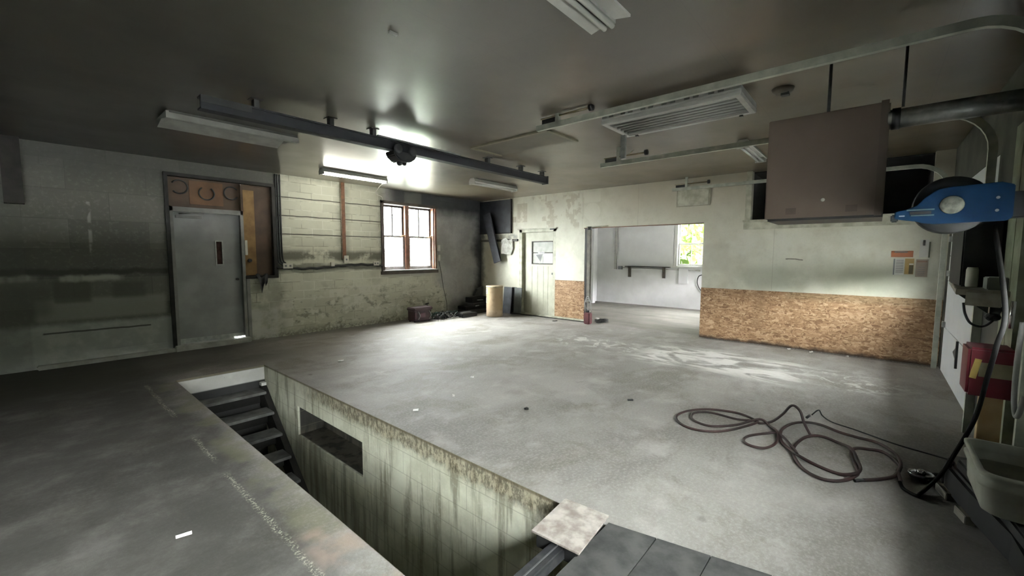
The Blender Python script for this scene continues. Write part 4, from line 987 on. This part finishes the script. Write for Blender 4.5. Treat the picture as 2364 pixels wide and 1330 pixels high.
b = MB(); b.prism([(4.28,-.70),(4.28,-.54),(5.0,-.46),(5.0,-.70)],'Z',1.905,1.93); tag(b.obj('upper_shelf', GREYWOOD, loc=(4.6,-.6,1.905)),'pale narrow upper shelf board just under the hose reel','shelf')
# blue hose reel
RX = 3.55
t = thing('hose_reel','blue hose reel with black drum fixed on the right beside the garage door','hose reel',(RX+.1,-.40,1.70))
RC = (RX,-.315,1.845)
b = MB(); b.lathe([(.10,.00),(.160,-.005),(.166,.01),(.166,.10),(.160,.115),(.1,.115)],(RX+.01,RC[1],RC[2]),'X',36); b.obj('drum', simple('dull_black_drum',(.007,.007,.007),.6,sc=6), t)
b = MB()
b.prism([(-.072,1.815),(-.072,1.775),(-.11,1.765),(-.165,1.755),(-.20,1.742),(-.25,1.735),(-.40,1.74),(-.53,1.742),(-.55,1.76),(-.55,1.935),(-.50,1.955),(-.40,1.95),(-.30,1.945),(-.25,1.935),(-.205,1.895),(-.17,1.85),(-.13,1.83)],'X',RX-.03,RX-.004)
b.obj('side_plate', BLUE, t, bevel=.004)
b = MB(); b.lathe([(.005,-.014),(.035,-.012),(.048,-.004),(.052,.0)],(RX-.032,-.315,1.842),'X',28); b.obj('hub_cap', simple('dull_silver_cap',(.22,.225,.19),.8,.0,c2=(.10,.105,.09),sc=30), t)
b = MB(); b.box(RX-.036,RX-.03,-.245,-.125,1.818,1.826); b.box(RX-.036,RX-.03,-.245,-.145,1.785,1.792); b.obj('arm_rib', simple('pale_blue_edge',(.10,.15,.16),.4,sc=9), t)
b = MB(); b.box(RX-.036,RX-.03,-.232,-.14,1.796,1.812); b.obj('arm_slot', BLKPLAS, t)
b = MB(); b.box(RX-.036,RX-.03,-.118,-.092,1.785,1.792); b.obj('label_mark', PAPER, t)
b = MB(); b.box(RX-.02,RX+.02,-.09,-.055,1.755,1.80); b.obj('hose_guide', BLKPLAS, t, bevel=.006)
b = MB(); b.box(RX-.02,RX+.12,-.74,-.52,1.76,1.90); b.obj('mount', BLKPLAS, t, bevel=.008)
for dz in (-.04,.03):
    b = MB(); b.cyl((RX-.034,-.49,1.84+dz),(RX-.028,-.49,1.84+dz),.008,10); b.obj('bolt', GALV, t)
# hanging hose and floor coil
hz=.013
ctrl=[(3.62,-.50,1.72),(3.30,-.52,1.28),(3.28,-.50,1.08),(3.42,-.50,.887),(3.58,-.49,.60),(3.72,-.44,.32),(3.84,-.40,.12),(3.79,-.34,.03),(3.70,-.30,hz),(3.653,-.28,hz),(3.707,-.224,hz),(3.80,-.208,hz)]
loops=[(3.80,-.208,hz),(3.841,-.212,hz),(3.981,-.202,.02),(4.109,-.219,hz),(4.305,-.134,hz),(4.292,-.029,hz),(4.195,.044,.03),(4.043,.06,.03),(3.806,.013,hz),(3.679,.028,.02),(3.591,.073,hz),(3.516,.145,hz),(3.509,.223,hz),(3.578,.311,hz),(3.696,.372,.02),(3.852,.409,hz),(4.017,.406,.02),(4.194,.353,.035),(4.297,.266,.03),(4.286,.148,hz),(4.116,.063,.05),(3.924,.016,.035),(3.776,.002,.035),(3.659,.037,.042),(3.665,.115,hz),(3.707,.24,hz),(3.762,.364,.03),(3.923,.466,hz),(4.063,.522,hz),(4.291,.543,hz),(4.512,.492,hz),(4.627,.397,hz),(4.557,.287,.04),(4.475,.158,.04),(4.521,.042,hz),(4.498,-.093,hz),(4.278,-.191,.035),(4.076,-.22,.035),(3.897,-.185,hz),(3.769,-.11,hz),(3.671,-.019,hz)]
far=[(4.273,.33,.012),(4.298,.388,.109),(4.323,.426,.201),(4.354,.49,.225),(4.388,.561,.115),(4.411,.643,.02),(4.29,.72,.02),(4.379,.78,hz),(4.454,.946,hz),(4.371,1.182,hz),(4.182,1.324,hz),(3.976,1.354,hz),(3.828,1.27,hz),(3.776,1.13,hz),(3.851,.976,hz),(4.04,.852,hz),(4.27,.73,.04),(4.232,.896,.03),(4.246,1.114,.03),(4.182,1.241,.02),(4.06,1.245,hz),(3.966,1.174,hz),(3.952,1.033,hz),(4.09,.863,.03),(4.299,.722,.055),(4.299,.638,hz),(4.143,.557,.03),(3.944,.537,hz),(3.774,.588,hz),(3.749,.683,hz),(3.812,.747,hz),(3.939,.737,hz),(4.087,.643,hz),(4.118,.543,.03),(3.887,.414,.03),(3.77,.372,.035)]
t = thing('air_hose','long dark air hose hanging from the reel and lying in loops on the concrete','hose',(4.1,.4,0))
b = MB(); b.tube(spline(ctrl,8),.011,8); b.obj('hanging_length', RUBBER, t)
b = MB(); b.tube(spline(loops,7),.0115,8); b.obj('floor_loops', REDRUB, t)
b = MB(); b.tube(spline(far,7),.0105,8); b.obj('far_loops', REDRUB, t)
b = MB(); e=Vector(loops[-1]); b.tube([e,e+Vector((-.05,.045,0))],.011,8); b.obj('end_fitting', DKMET, t)
t = thing('power_cord','thin black cord with a small plug running past the hose loops','cord',(4.6,.0,0))
b = MB(); b.tube(spline([(4.76,.375,.05),(4.82,.33,.09),(4.86,.30,.03),(4.80,.22,.008),(4.72,.05,.008),(4.58,-.20,.008),(4.52,-.40,.008),(4.45,-.52,.02)],8),.006,6); b.obj('wire', BLKPLAS, t)
b = MB(); b.tube([(4.745,.39,.045),(4.71,.41,.028)],.011,8); b.obj('plug', BLKPLAS, t)
# work light on floor
t = thing('work_light','round chrome work light lying inside the last hose loop','lamp',(3.95,-.318,0))
b = MB(); b.lathe([(.012,.0),(.05,.008),(.068,.035),(.07,.055),(.062,.06),(.03,.045),(.006,.04)],(3.95,-.318,0.0),'Z',24); b.obj('reflector', simple('dull_chrome',(.10,.10,.10),.22,.8,sc=5), t)
b = MB(); b.icos((3.95,-.318,.06),.026,2); b.obj('bulb', simple('clear_bulb',(.35,.35,.35),.05,.9,sc=5), t, smooth=True)
b = MB(); b.tube([(4.0,-.36,.03),(4.10,-.44,.03)],.018,10); b.obj('grip', BLKPLAS, t)
# bin on dark machine
t = thing('machine_base','low black oily machine standing on the floor below the white tub','machine',(3.5,-.6,0))
b = MB(); b.prism([(3.86,-.42),(3.50,-.485),(3.10,-.58),(2.6,-.60),(2.6,-.735),(4.10,-.735),(4.05,-.45)],'Z',.02,.20); b.obj('body', simple('oily_black',(.005,.005,.005),.6,sc=4), t, bevel=.02)
b = MB(); b.prism([(3.80,-.46),(3.3,-.54),(2.8,-.60),(2.8,-.735),(3.9,-.735)],'Z',.20,.265); b.obj('deck', BLKPLAS, t, bevel=.01)
for x,y in ((3.95,-.5),(3.3,-.60),(2.7,-.66),(3.95,-.70),(2.7,-.71)):
    b = MB(); b.cyl((x,y,0),(x,y,.03),.03,10); b.obj('foot', BLKPLAS, t)
b = MB(); b.box(3.0,3.2,-.62,-.60,.225,.24); b.obj('side_strip', simple('grey_side_strip',(.10,.10,.10),.5,sc=9), t)
b = MB(); b.tube([(3.93,-.43,.04),(3.88,-.42,.12),(3.84,-.44,.22)],.02,8); b.obj('lever', DKMET, t)
t = thing('plastic_tub','dirty white plastic tub with dark residue sitting on the black machine','tub',(3.3,-.6,.265))
b = MB()
def rr(x0,x1,y0,y1,r,n=5):
    out=[]
    for cx,cy,a in ((x1-r,y1-r,0),(x0+r,y1-r,PI/2),(x0+r,y0+r,PI),(x1-r,y0+r,1.5*PI)):
        for k in range(n+1): out.append((cx+r*math.cos(a+PI/2*k/n),cy+r*math.sin(a+PI/2*k/n)))
    return out
prof=[(z[0],z[1]-.135) for z in ((.030,.402),(.008,.42),(0,.545),(-.012,.55),(-.012,.565),(0,.57),(.0,.60),(-.014,.605),(-.014,.62),(.008,.62),(.012,.57),(.035,.45))]
rings=[]
for ins,z in prof:
    rings.append([b.bm.verts.new((x,y,z)) for x,y in rr(3.02+ins,3.56-ins,-.73+ins*.5,-.46-ins,.06)])
for i in range(len(rings)-1):
    for k in range(len(rings[0])):
        b.bm.faces.new((rings[i][k],rings[i][(k+1)%len(rings[0])],rings[i+1][(k+1)%len(rings[0])],rings[i+1][k])).smooth=True
b.bm.faces.new(rings[0]); b.bm.faces.new(rings[-1]); b.obj('body', BINP, t)
b = MB(); b.prism(rr(3.06,3.51,-.71,-.50,.05),'Z',.38,.395); b.obj('residue', simple('brown_residue',(.10,.095,.065),.5,sc=9), t)
# red box, lumber, white sheet
t = thing('red_box','dark red metal box with tan label, low on the wall right of the white door','box',(4.0,-.58,.66))
b = MB(); b.box(3.90,4.15,-.69,-.48,.66,.97); b.obj('case', REDP, t, bevel=.015)
b = MB(); b.box(3.893,3.902,-.67,-.53,.79,.88); b.obj('label_panel', simple('tan_label',(.27,.24,.15),.6,sc=8), t)
b = MB(); b.beam((3.894,-.505,.775),(3.894,-.525,.90),.03,.008,up=(1,0,0)); b.obj('yellow_tag', simple('yellow_tag_paint',(.50,.37,.10),.5,sc=9), t)
b = MB(); b.box(3.96,4.04,-.655,-.555,0,.655); tag(b.obj('lumber', WOOD, loc=(4.0,-.6,0), bevel=.004),'upright pine board below the red box behind the white tub','lumber')
b = MB(); b.box(4.30,5.36,YC,YC+.03,.0,1.18); tag(b.obj('dark_sheet', simple('dark_grey_sheet',(.07,.07,.066),.6,sc=5), loc=(4.8,YC+.015,0)),'dark grey sheet on the wall between the white door and the red box','panel')
b = MB(); b.tube(spline([(3.62,-.64,1.18),(3.60,-.63,.95),(3.52,-.62,.75),(3.46,-.625,.68),(3.44,-.64,.80)],8),.012,7); tag(b.obj('cable', simple('grey_cable_dull',(.20,.20,.19),.5,sc=9), loc=(3.5,-.63,.68)),'grey cable looping in front of the red box by the tub','cable')
b = MB(); b.tube([(3.98,-.66,1.27),(3.97,-.655,1.10)],.012,8); tag(b.obj('chrome_rod', simple('bright_rod',(.7,.7,.7),.2,.9,sc=5), loc=(3.97,-.66,1.1)),'short bright rod on the wall just right of the shelf end','rod')
for (x,y,s,l) in ((3.80,-.40,.15,'scrap wood block lying at the edge of the black machine nearest the work light'),(3.52,-.455,.13,'scrap wood block lying at the edge of the black machine nearest the viewer')):
    b = MB(); b.box(x-s/2,x+s/2,y-.045,y+.0,0,.05, Matrix.Rotation(.25,3,'Z'), (x,y,0)); tag(b.obj('wood_block', simple('dirty_wood_block',(.20,.185,.15),.7,sc=9) if 'dirty_wood_block' not in bpy.data.materials else bpy.data.materials['dirty_wood_block'], loc=(x,y,0), bevel=.004),l,'wood block','scrap blocks by the machine')

# ---- pit: planks, steel plate on bar, stairs
for k in range(5):
    y1 = 1.075-k*.262; y0=y1-.252
    y0=y1-.258; b = MB(); b.prism([(1.02,y0),(2.10+(1.075-y0)*.2,y0),(2.10+(1.075-y1)*.2,y1),(1.02,y1)],'Z',.002,.018)
    lb = ['nearest the steel plate, first dark plank over the pit','second dark plank over the pit from the steel plate','third dark plank over the pit from the steel plate','fourth dark plank over the pit from the steel plate','fifth dark plank over the pit, farthest from the steel plate'][k]
    tag(b.obj('pit_plank', PLANK, loc=(1.6,(y0+y1)/2,.002), bevel=.0015), lb, 'plank', 'planks covering the pit')
t = thing('steel_plate_bar','rusty square steel plate on a dark bar spanning the pit','plate',(1.9,1.2,0))
b = MB()
vs=[(2.085,1.362),(2.106,1.078),(1.728,1.043),(1.713,1.333)]
b.prism(vs,'Z',.046,.056); b.obj('plate', STEELP, t)
b = MB()
vi=[(2.06,1.33),(2.08,1.10),(1.745,1.07),(1.735,1.31)]
b.slab('Z',0,0,[0],[0],lambda u,v:True)
for i in range(4):
    p,q=vi[i],vi[(i+1)%4]; b.beam((*p,.006),(*q,.006),.012,.08)
b.obj('rim', BLKPLAS, t)
b = MB(); b.box(.98,1.80,1.135,1.225,-.034,.001+.03); b.obj('bar', simple('black_worn_bar',(.035,.036,.042),.4,.4,c2=(.09,.09,.09),sc=11), t, bevel=.01)
b = MB(); b.box(.98,1.76,1.172,1.178,.030,.036); b.obj('bar_ridge', simple('worn_bright_edge',(.22,.22,.23),.4,.6,sc=14), t)
st = thing('pit_stairs','dark worn steps leading down into the far end of the inspection pit','stairs',(1.6,5.6,PZ))
ys=[6.34,6.09,5.84,5.59,5.34,5.09,4.84]; z=-.30
for k in range(7):
    yb=6.355-.25*k; zt=-.30-.215*k
    b = MB(); b.box(PX0+.01,PX1-.075,yb-.27,yb,zt-.035,zt); b.obj('tread', STEPM, st, bevel=.004)
    b = MB(); b.box(PX0+.01,PX1-.075,yb-.02,yb,zt-.215,zt-.035); b.obj('riser', NICHE, st)  # shade under the treads put into near-black risers
b = MB(); b.prism([(6.355,-.215),(6.355,-.55),(5.15,-1.60),(4.72,-1.849),(4.50,-1.849),(4.72,-1.62)],'X',PX1-.075,PX1-.002); b.obj('stringer', BLKWOOD, st)
b = MB(); b.box(PX1-.10,PX1-.04,6.18,6.26,-.24,-.20); tag(b.obj('wood_chip', LITTER, loc=(2.03,6.2,-.24)),'small white chip on top of the pit stair stringer','chip')

# ---- litter on floor
rng = random.Random(11)
lit=[(2.895,5.756,.11,.035,'white paper scrap on the floor just beyond the pit stairs'),(2.446,3.366,.07,.03,'white paper scrap on the floor right of the pit recess'),(2.971,3.404,.05,.03,'small pale scrap in the middle of the floor, near the paper scrap'),(3.586,3.754,.06,.025,'pale scrap farther out in the middle of the floor'),(3.196,2.566,.06,.04,'dark flattened blot of debris in the middle of the floor'),(4.122,1.893,.08,.03,'dark leaf-like bit lying beyond the hose loops'),(.482,2.788,.10,.012,'pale stick lying on the dark floor left of the pit'),(8.14,1.00,.07,.04,'small white chip at the foot of the strand board, leftmost of three'),(8.13,.70,.09,.04,'larger white chip at the foot of the strand board, middle of three'),(8.13,.25,.06,.03,'small white chip at the foot of the strand board, rightmost of three'),(7.95,5.55,.16,.08,'flat black scrap on the floor below the left strand board')]
for (x,y,l,w,lb) in lit:
    l*=.7; w*=.7
    b = MB(); a=rng.uniform(-.9,.9)
    dark = lb.startswith('dark') or 'black' in lb
    vs = b.box(x-l/2,x+l/2,y-w/2,y+w/2,.001,.008, Matrix.Rotation(a,3,'Z'))
    bmesh.ops.subdivide_edges(b.bm, edges=b.bm.edges[:], cuts=2, use_grid_fill=True)
    for v in b.bm.verts: v.co.x += rng.uniform(-.12,.12)*w; v.co.y += rng.uniform(-.12,.12)*w; v.co.z += (.012*rng.random() if v.co.z>.005 else 0)
    tag(b.obj('litter_scrap', BLKPLAS if dark else LITTER, loc=(x,y,0)), lb, 'litter', 'scraps scattered on the floor')

# ---- back room fittings
FX = BX
w = bpy.data.objects.new('window_2', None); COL.objects.link(w); w.location=(FX,3.98,W2[2]); struct(w)
b = MB(); b.slab('X', FX-.03, FX+.03, [W2[0]-.09,W2[0],W2[1],W2[1]+.09],[W2[2]-.02,W2[2],W2[3],W2[3]+.09], lambda u,v: W2[0]<u<W2[1] and W2[2]<v<W2[3]); b.box(FX-.06,FX+.02,W2[0]-.12,W2[1]+.12,W2[2]-.05,W2[2]-.02); b.obj('window_frame', WHITEP, w)
for z0,z1,xx in ((W2[2],1.86,FX+.04),(1.84,W2[3],FX+.08)):
    b = MB(); ym=(W2[0]+W2[1])/2; e=.045
    b.slab('X', xx, xx+.03, [W2[0],W2[0]+e,W2[1]-e,W2[1]],[z0,z0+e,z1-e*.6,z1], lambda u,v: W2[0]+e<u<W2[1]-e and z0+e<v<z1-e*.6); b.box(xx+.005,xx+.025,ym-.009,ym+.009,z0,z1)
    sh=b.obj('sash', WHITEP, w)
    b = MB(); b.box(xx+.013,xx+.017,W2[0]+.03,W2[1]-.03,z0+.03,z1-.02); b.obj('pane', GLASS, sh)
BWHITE = simple('grey_white_board',(.73,.735,.745),.5,var=.06,sc=3)
b = MB(); b.box(FX-.02,FX,4.46,6.20,1.20,2.40); tag(b.obj('wall_board', BWHITE, loc=(FX-.01,5.3,1.2)),'large plain white board on the far wall of the back room','board')
t = thing('wall_shelf','thin dark shelf edge on two brackets on the back room wall','shelf',(FX-.1,5.25,.85))
b = MB(); b.box(FX-.12,FX-.021,4.53,5.92,1.165,1.19); b.obj('shelf_board', DKMET, t)
for y in (5.80,4.72):
    b = MB(); b.beam((FX-.02,y,1.165),(FX-.02,y,.85),.085,.03,up=(1,0,0)); b.prism([(FX-.02,1.165),(FX-.13,1.165),(FX-.02,.98)],'Y',y-.012,y+.012); b.obj('bracket', simple('dark_bracket',(.085,.075,.06),.6,sc=9), t)
t = thing('conduit','pale vertical conduit on the back room wall left of the white board','conduit',(FX-.02,6.28,1.1))
b = MB(); b.box(FX-.04,FX,6.25,6.32,1.08,2.44); b.obj('pipe', simple('pale_grey_conduit',(.42,.42,.39),.5,.2,sc=9), t)
b = MB(); b.tube([(FX-.02,6.2,1.14),(FX-.02,3.7,1.10)],.012,6); b.obj('cross_pipe', bpy.data.materials['pale_grey_conduit'], t)
b = MB(); b.box(FX-.05,FX,6.05,6.18,1.08,1.18); tag(b.obj('outlet_box', PAPERD, loc=(FX-.02,6.1,1.1)),'dark outlet box at the foot of the back room conduit','outlet')
b = MB(); b.box(FX-.05,FX,4.02,4.28,.72,1.16); tag(b.obj('wall_box', BWHITE, loc=(FX-.02,4.15,.72), bevel=.005),'white metal box on the back room wall under the window','box')
b = MB(); b.tube(spline([(FX-.03,3.55,1.0),(FX-.04,3.72,.95),(FX-.04,3.76,.75),(FX-.03,3.65,.55),(FX-.03,3.5,.6)],8),.012,6); tag(b.obj('cable', BLKPLAS, loc=(FX-.03,3.65,.75)),'loop of dark cable on the back room wall below the window','cable')
b = MB(); b.box(11.75,11.9,6.75,6.95,.0,2.7); struct(b.obj('trim_16', BACKW))

# ---- trees outside
def tree(x,y,h,rad,label,mat,seed,n=2200,leaf=.16,zb=.4):
    t = thing('tree',label,'tree',(x,y,-.06),'trees outside the windows'); rg=random.Random(seed)
    b = MB(); b.tube([(x,y,-.06),(x+.1,y,h*.4),(x,y+.1,h*.8)],[.14,.11,.05],8); b.obj('trunk', BARK, t)
    b = MB()
    cl=[(rg.uniform(-rad,rad)*.8,rg.uniform(-rad,rad)*.8,rg.uniform(zb,h)) for _ in range(26)]
    for _ in range(n):
        c=rg.choice(cl); p=Vector((x+c[0]+rg.gauss(0,.34),y+c[1]+rg.gauss(0,.34),max(0,c[2]+rg.gauss(0,.30))))
        a=Vector((rg.gauss(0,1),rg.gauss(0,1),rg.gauss(0,1))).normalized(); u=a.orthogonal().normalized(); v=a.cross(u)
        s=leaf*rg.uniform(.6,1.2)
        b.quad(p-u*s,p-v*s*.5,p+u*s,p+v*s*.5)
    f=b.obj('foliage', mat, t); return t
tree(16.6,5.0,4.5,1.35,'leafy green tree seen through the left part of the back room window',LEAF,1)
tree(17.2,1.0,5.0,1.6,'leafy green tree seen through the right part of the back room window',LEAF,2)
tree(6.6,13.0,3.0,1.1,'pale washed out tree seen through the left sash of the twin window',LEAF2,3,1200)
tree(10.6,13.5,3.0,1.3,'pale washed out tree seen through the right sash of the twin window',LEAF2,5,1200)

# ------------------------------------------------------------------ light
def portal(name, loc, rot, sx, sy):
    l = bpy.data.lights.new(name,'AREA'); l.shape='RECTANGLE'; l.size=sx; l.size_y=sy; l.cycles.is_portal=True
    o = bpy.data.objects.new(name,l); o.location=loc; o.rotation_euler=rot; COL.objects.link(o)
for (x0,x1),zt in ((G1,1.545),(G2,1.545),(G3,1.80)): portal('sky_portal',((x0+x1)/2,YC-.055,(1.215+zt)/2+.03),(PI/2,0,PI),x1-x0-.05,zt-1.215+.06)
portal('sky_portal',((WX0+WX1)/2,YA+.17,(WZ0+WZ1)/2),(PI/2,0,0),WX1-WX0,WZ1-WZ0)
portal('sky_portal',(FX+.13,(W2[0]+W2[1])/2,(W2[2]+W2[3])/2),(PI/2,0,-PI/2),W2[1]-W2[0],W2[3]-W2[2])
portal('sky_portal',(10.6,BY0-.1,1.45),(PI/2,0,PI),1.8,.6)
SKY = 45.0
wd = bpy.data.worlds.new('overcast_sky'); SC.world = wd; wd.use_nodes=True; nt=wd.node_tree; nt.nodes.clear()
o=nt.nodes.new('ShaderNodeOutputWorld'); bg=nt.nodes.new('ShaderNodeBackground'); tc=nt.nodes.new('ShaderNodeTexCoord'); sx=nt.nodes.new('ShaderNodeSeparateXYZ')
nt.links.new(tc.outputs['Generated'],sx.inputs[0])
def cramp(sock,stops):
    c=nt.nodes.new('ShaderNodeValToRGB'); nt.links.new(sock,c.inputs[0])
    while len(c.color_ramp.elements)<len(stops): c.color_ramp.elements.new(.5)
    for e,(p,q) in zip(c.color_ramp.elements,stops): e.position=p; e.color=(*q,1)
    return c.outputs[0]
def mixw(fac,a,b):
    n=nt.nodes.new('ShaderNodeMix'); n.data_type='RGBA'; nt.links.new(fac,n.inputs[0]); nt.links.new(a,n.inputs[6]); nt.links.new(b,n.inputs[7]); return n.outputs[2]
def smooth(sock,a,b):
    n=nt.nodes.new('ShaderNodeMapRange'); n.interpolation_type='SMOOTHSTEP'; nt.links.new(sock,n.inputs[0]); n.inputs[1].default_value=a; n.inputs[2].default_value=b; return n.outputs[0]
front=cramp(sx.outputs[2],((.0,(.05,.055,.045)),(.15,(.06,.065,.05)),(.29,(1.55,1.55,1.57)),(.52,(1.25,1.26,1.27)),(.82,(.62,.62,.63))))      # tree line across the yard, bright cloud above
woods=cramp(sx.outputs[2],((.0,(.0025,.004,.001)),(.4,(.007,.009,.004)),(.9,(.12,.125,.12))))                     # wooded side
rear=cramp(sx.outputs[2],((.0,(.85,.86,.88)),(.2,(1.35,1.35,1.38)),(.9,(1.35,1.35,1.38))))
sky=mixw(smooth(sx.outputs[1],-.15,.15),front,rear)
sky=mixw(smooth(sx.outputs[0],.55,.75),sky,woods)
nt.links.new(sky,bg.inputs[0]); nt.links.new(bg.outputs[0],o.inputs[0])
bg.inputs[1].default_value=SKY

# ------------------------------------------------------------------ camera
f_px, pitch, yaw, roll = 969.842449, .080789029, .858372024, .00357876418
cy,sy,cp,sp = math.cos(yaw),math.sin(yaw),math.cos(pitch),math.sin(pitch)
F=Vector((sy*cp,cy*cp,-sp)); R=Vector((cy,-sy,0)); U=R.cross(F)
R2=R*math.cos(roll)+U*math.sin(roll); U2=-R*math.sin(roll)+U*math.cos(roll)
cam=bpy.data.cameras.new('camera'); co=bpy.data.objects.new('camera',cam); COL.objects.link(co)
M=Matrix((R2,U2,-F)).transposed().to_4x4(); M.translation=Vector((0,0,1.55)); co.matrix_world=M
cam.sensor_width=36; cam.sensor_fit='HORIZONTAL'; cam.lens=f_px/2364*36; cam.clip_start=.02; cam.clip_end=200
SC.camera=co
vs_=SC.view_settings; vs_.view_transform='Standard'; vs_.look='None'; vs_.gamma=1; vs_.use_curve_mapping=False; vs_.exposure=1.45
SC.cycles.max_bounces=10; SC.cycles.diffuse_bounces=6; SC.cycles.glossy_bounces=4; SC.cycles.transparent_max_bounces=12
SC.cycles.use_denoising=True; SC.cycles.sample_clamp_indirect=6.0; SC.cycles.caustics_reflective=False; SC.cycles.caustics_refractive=False
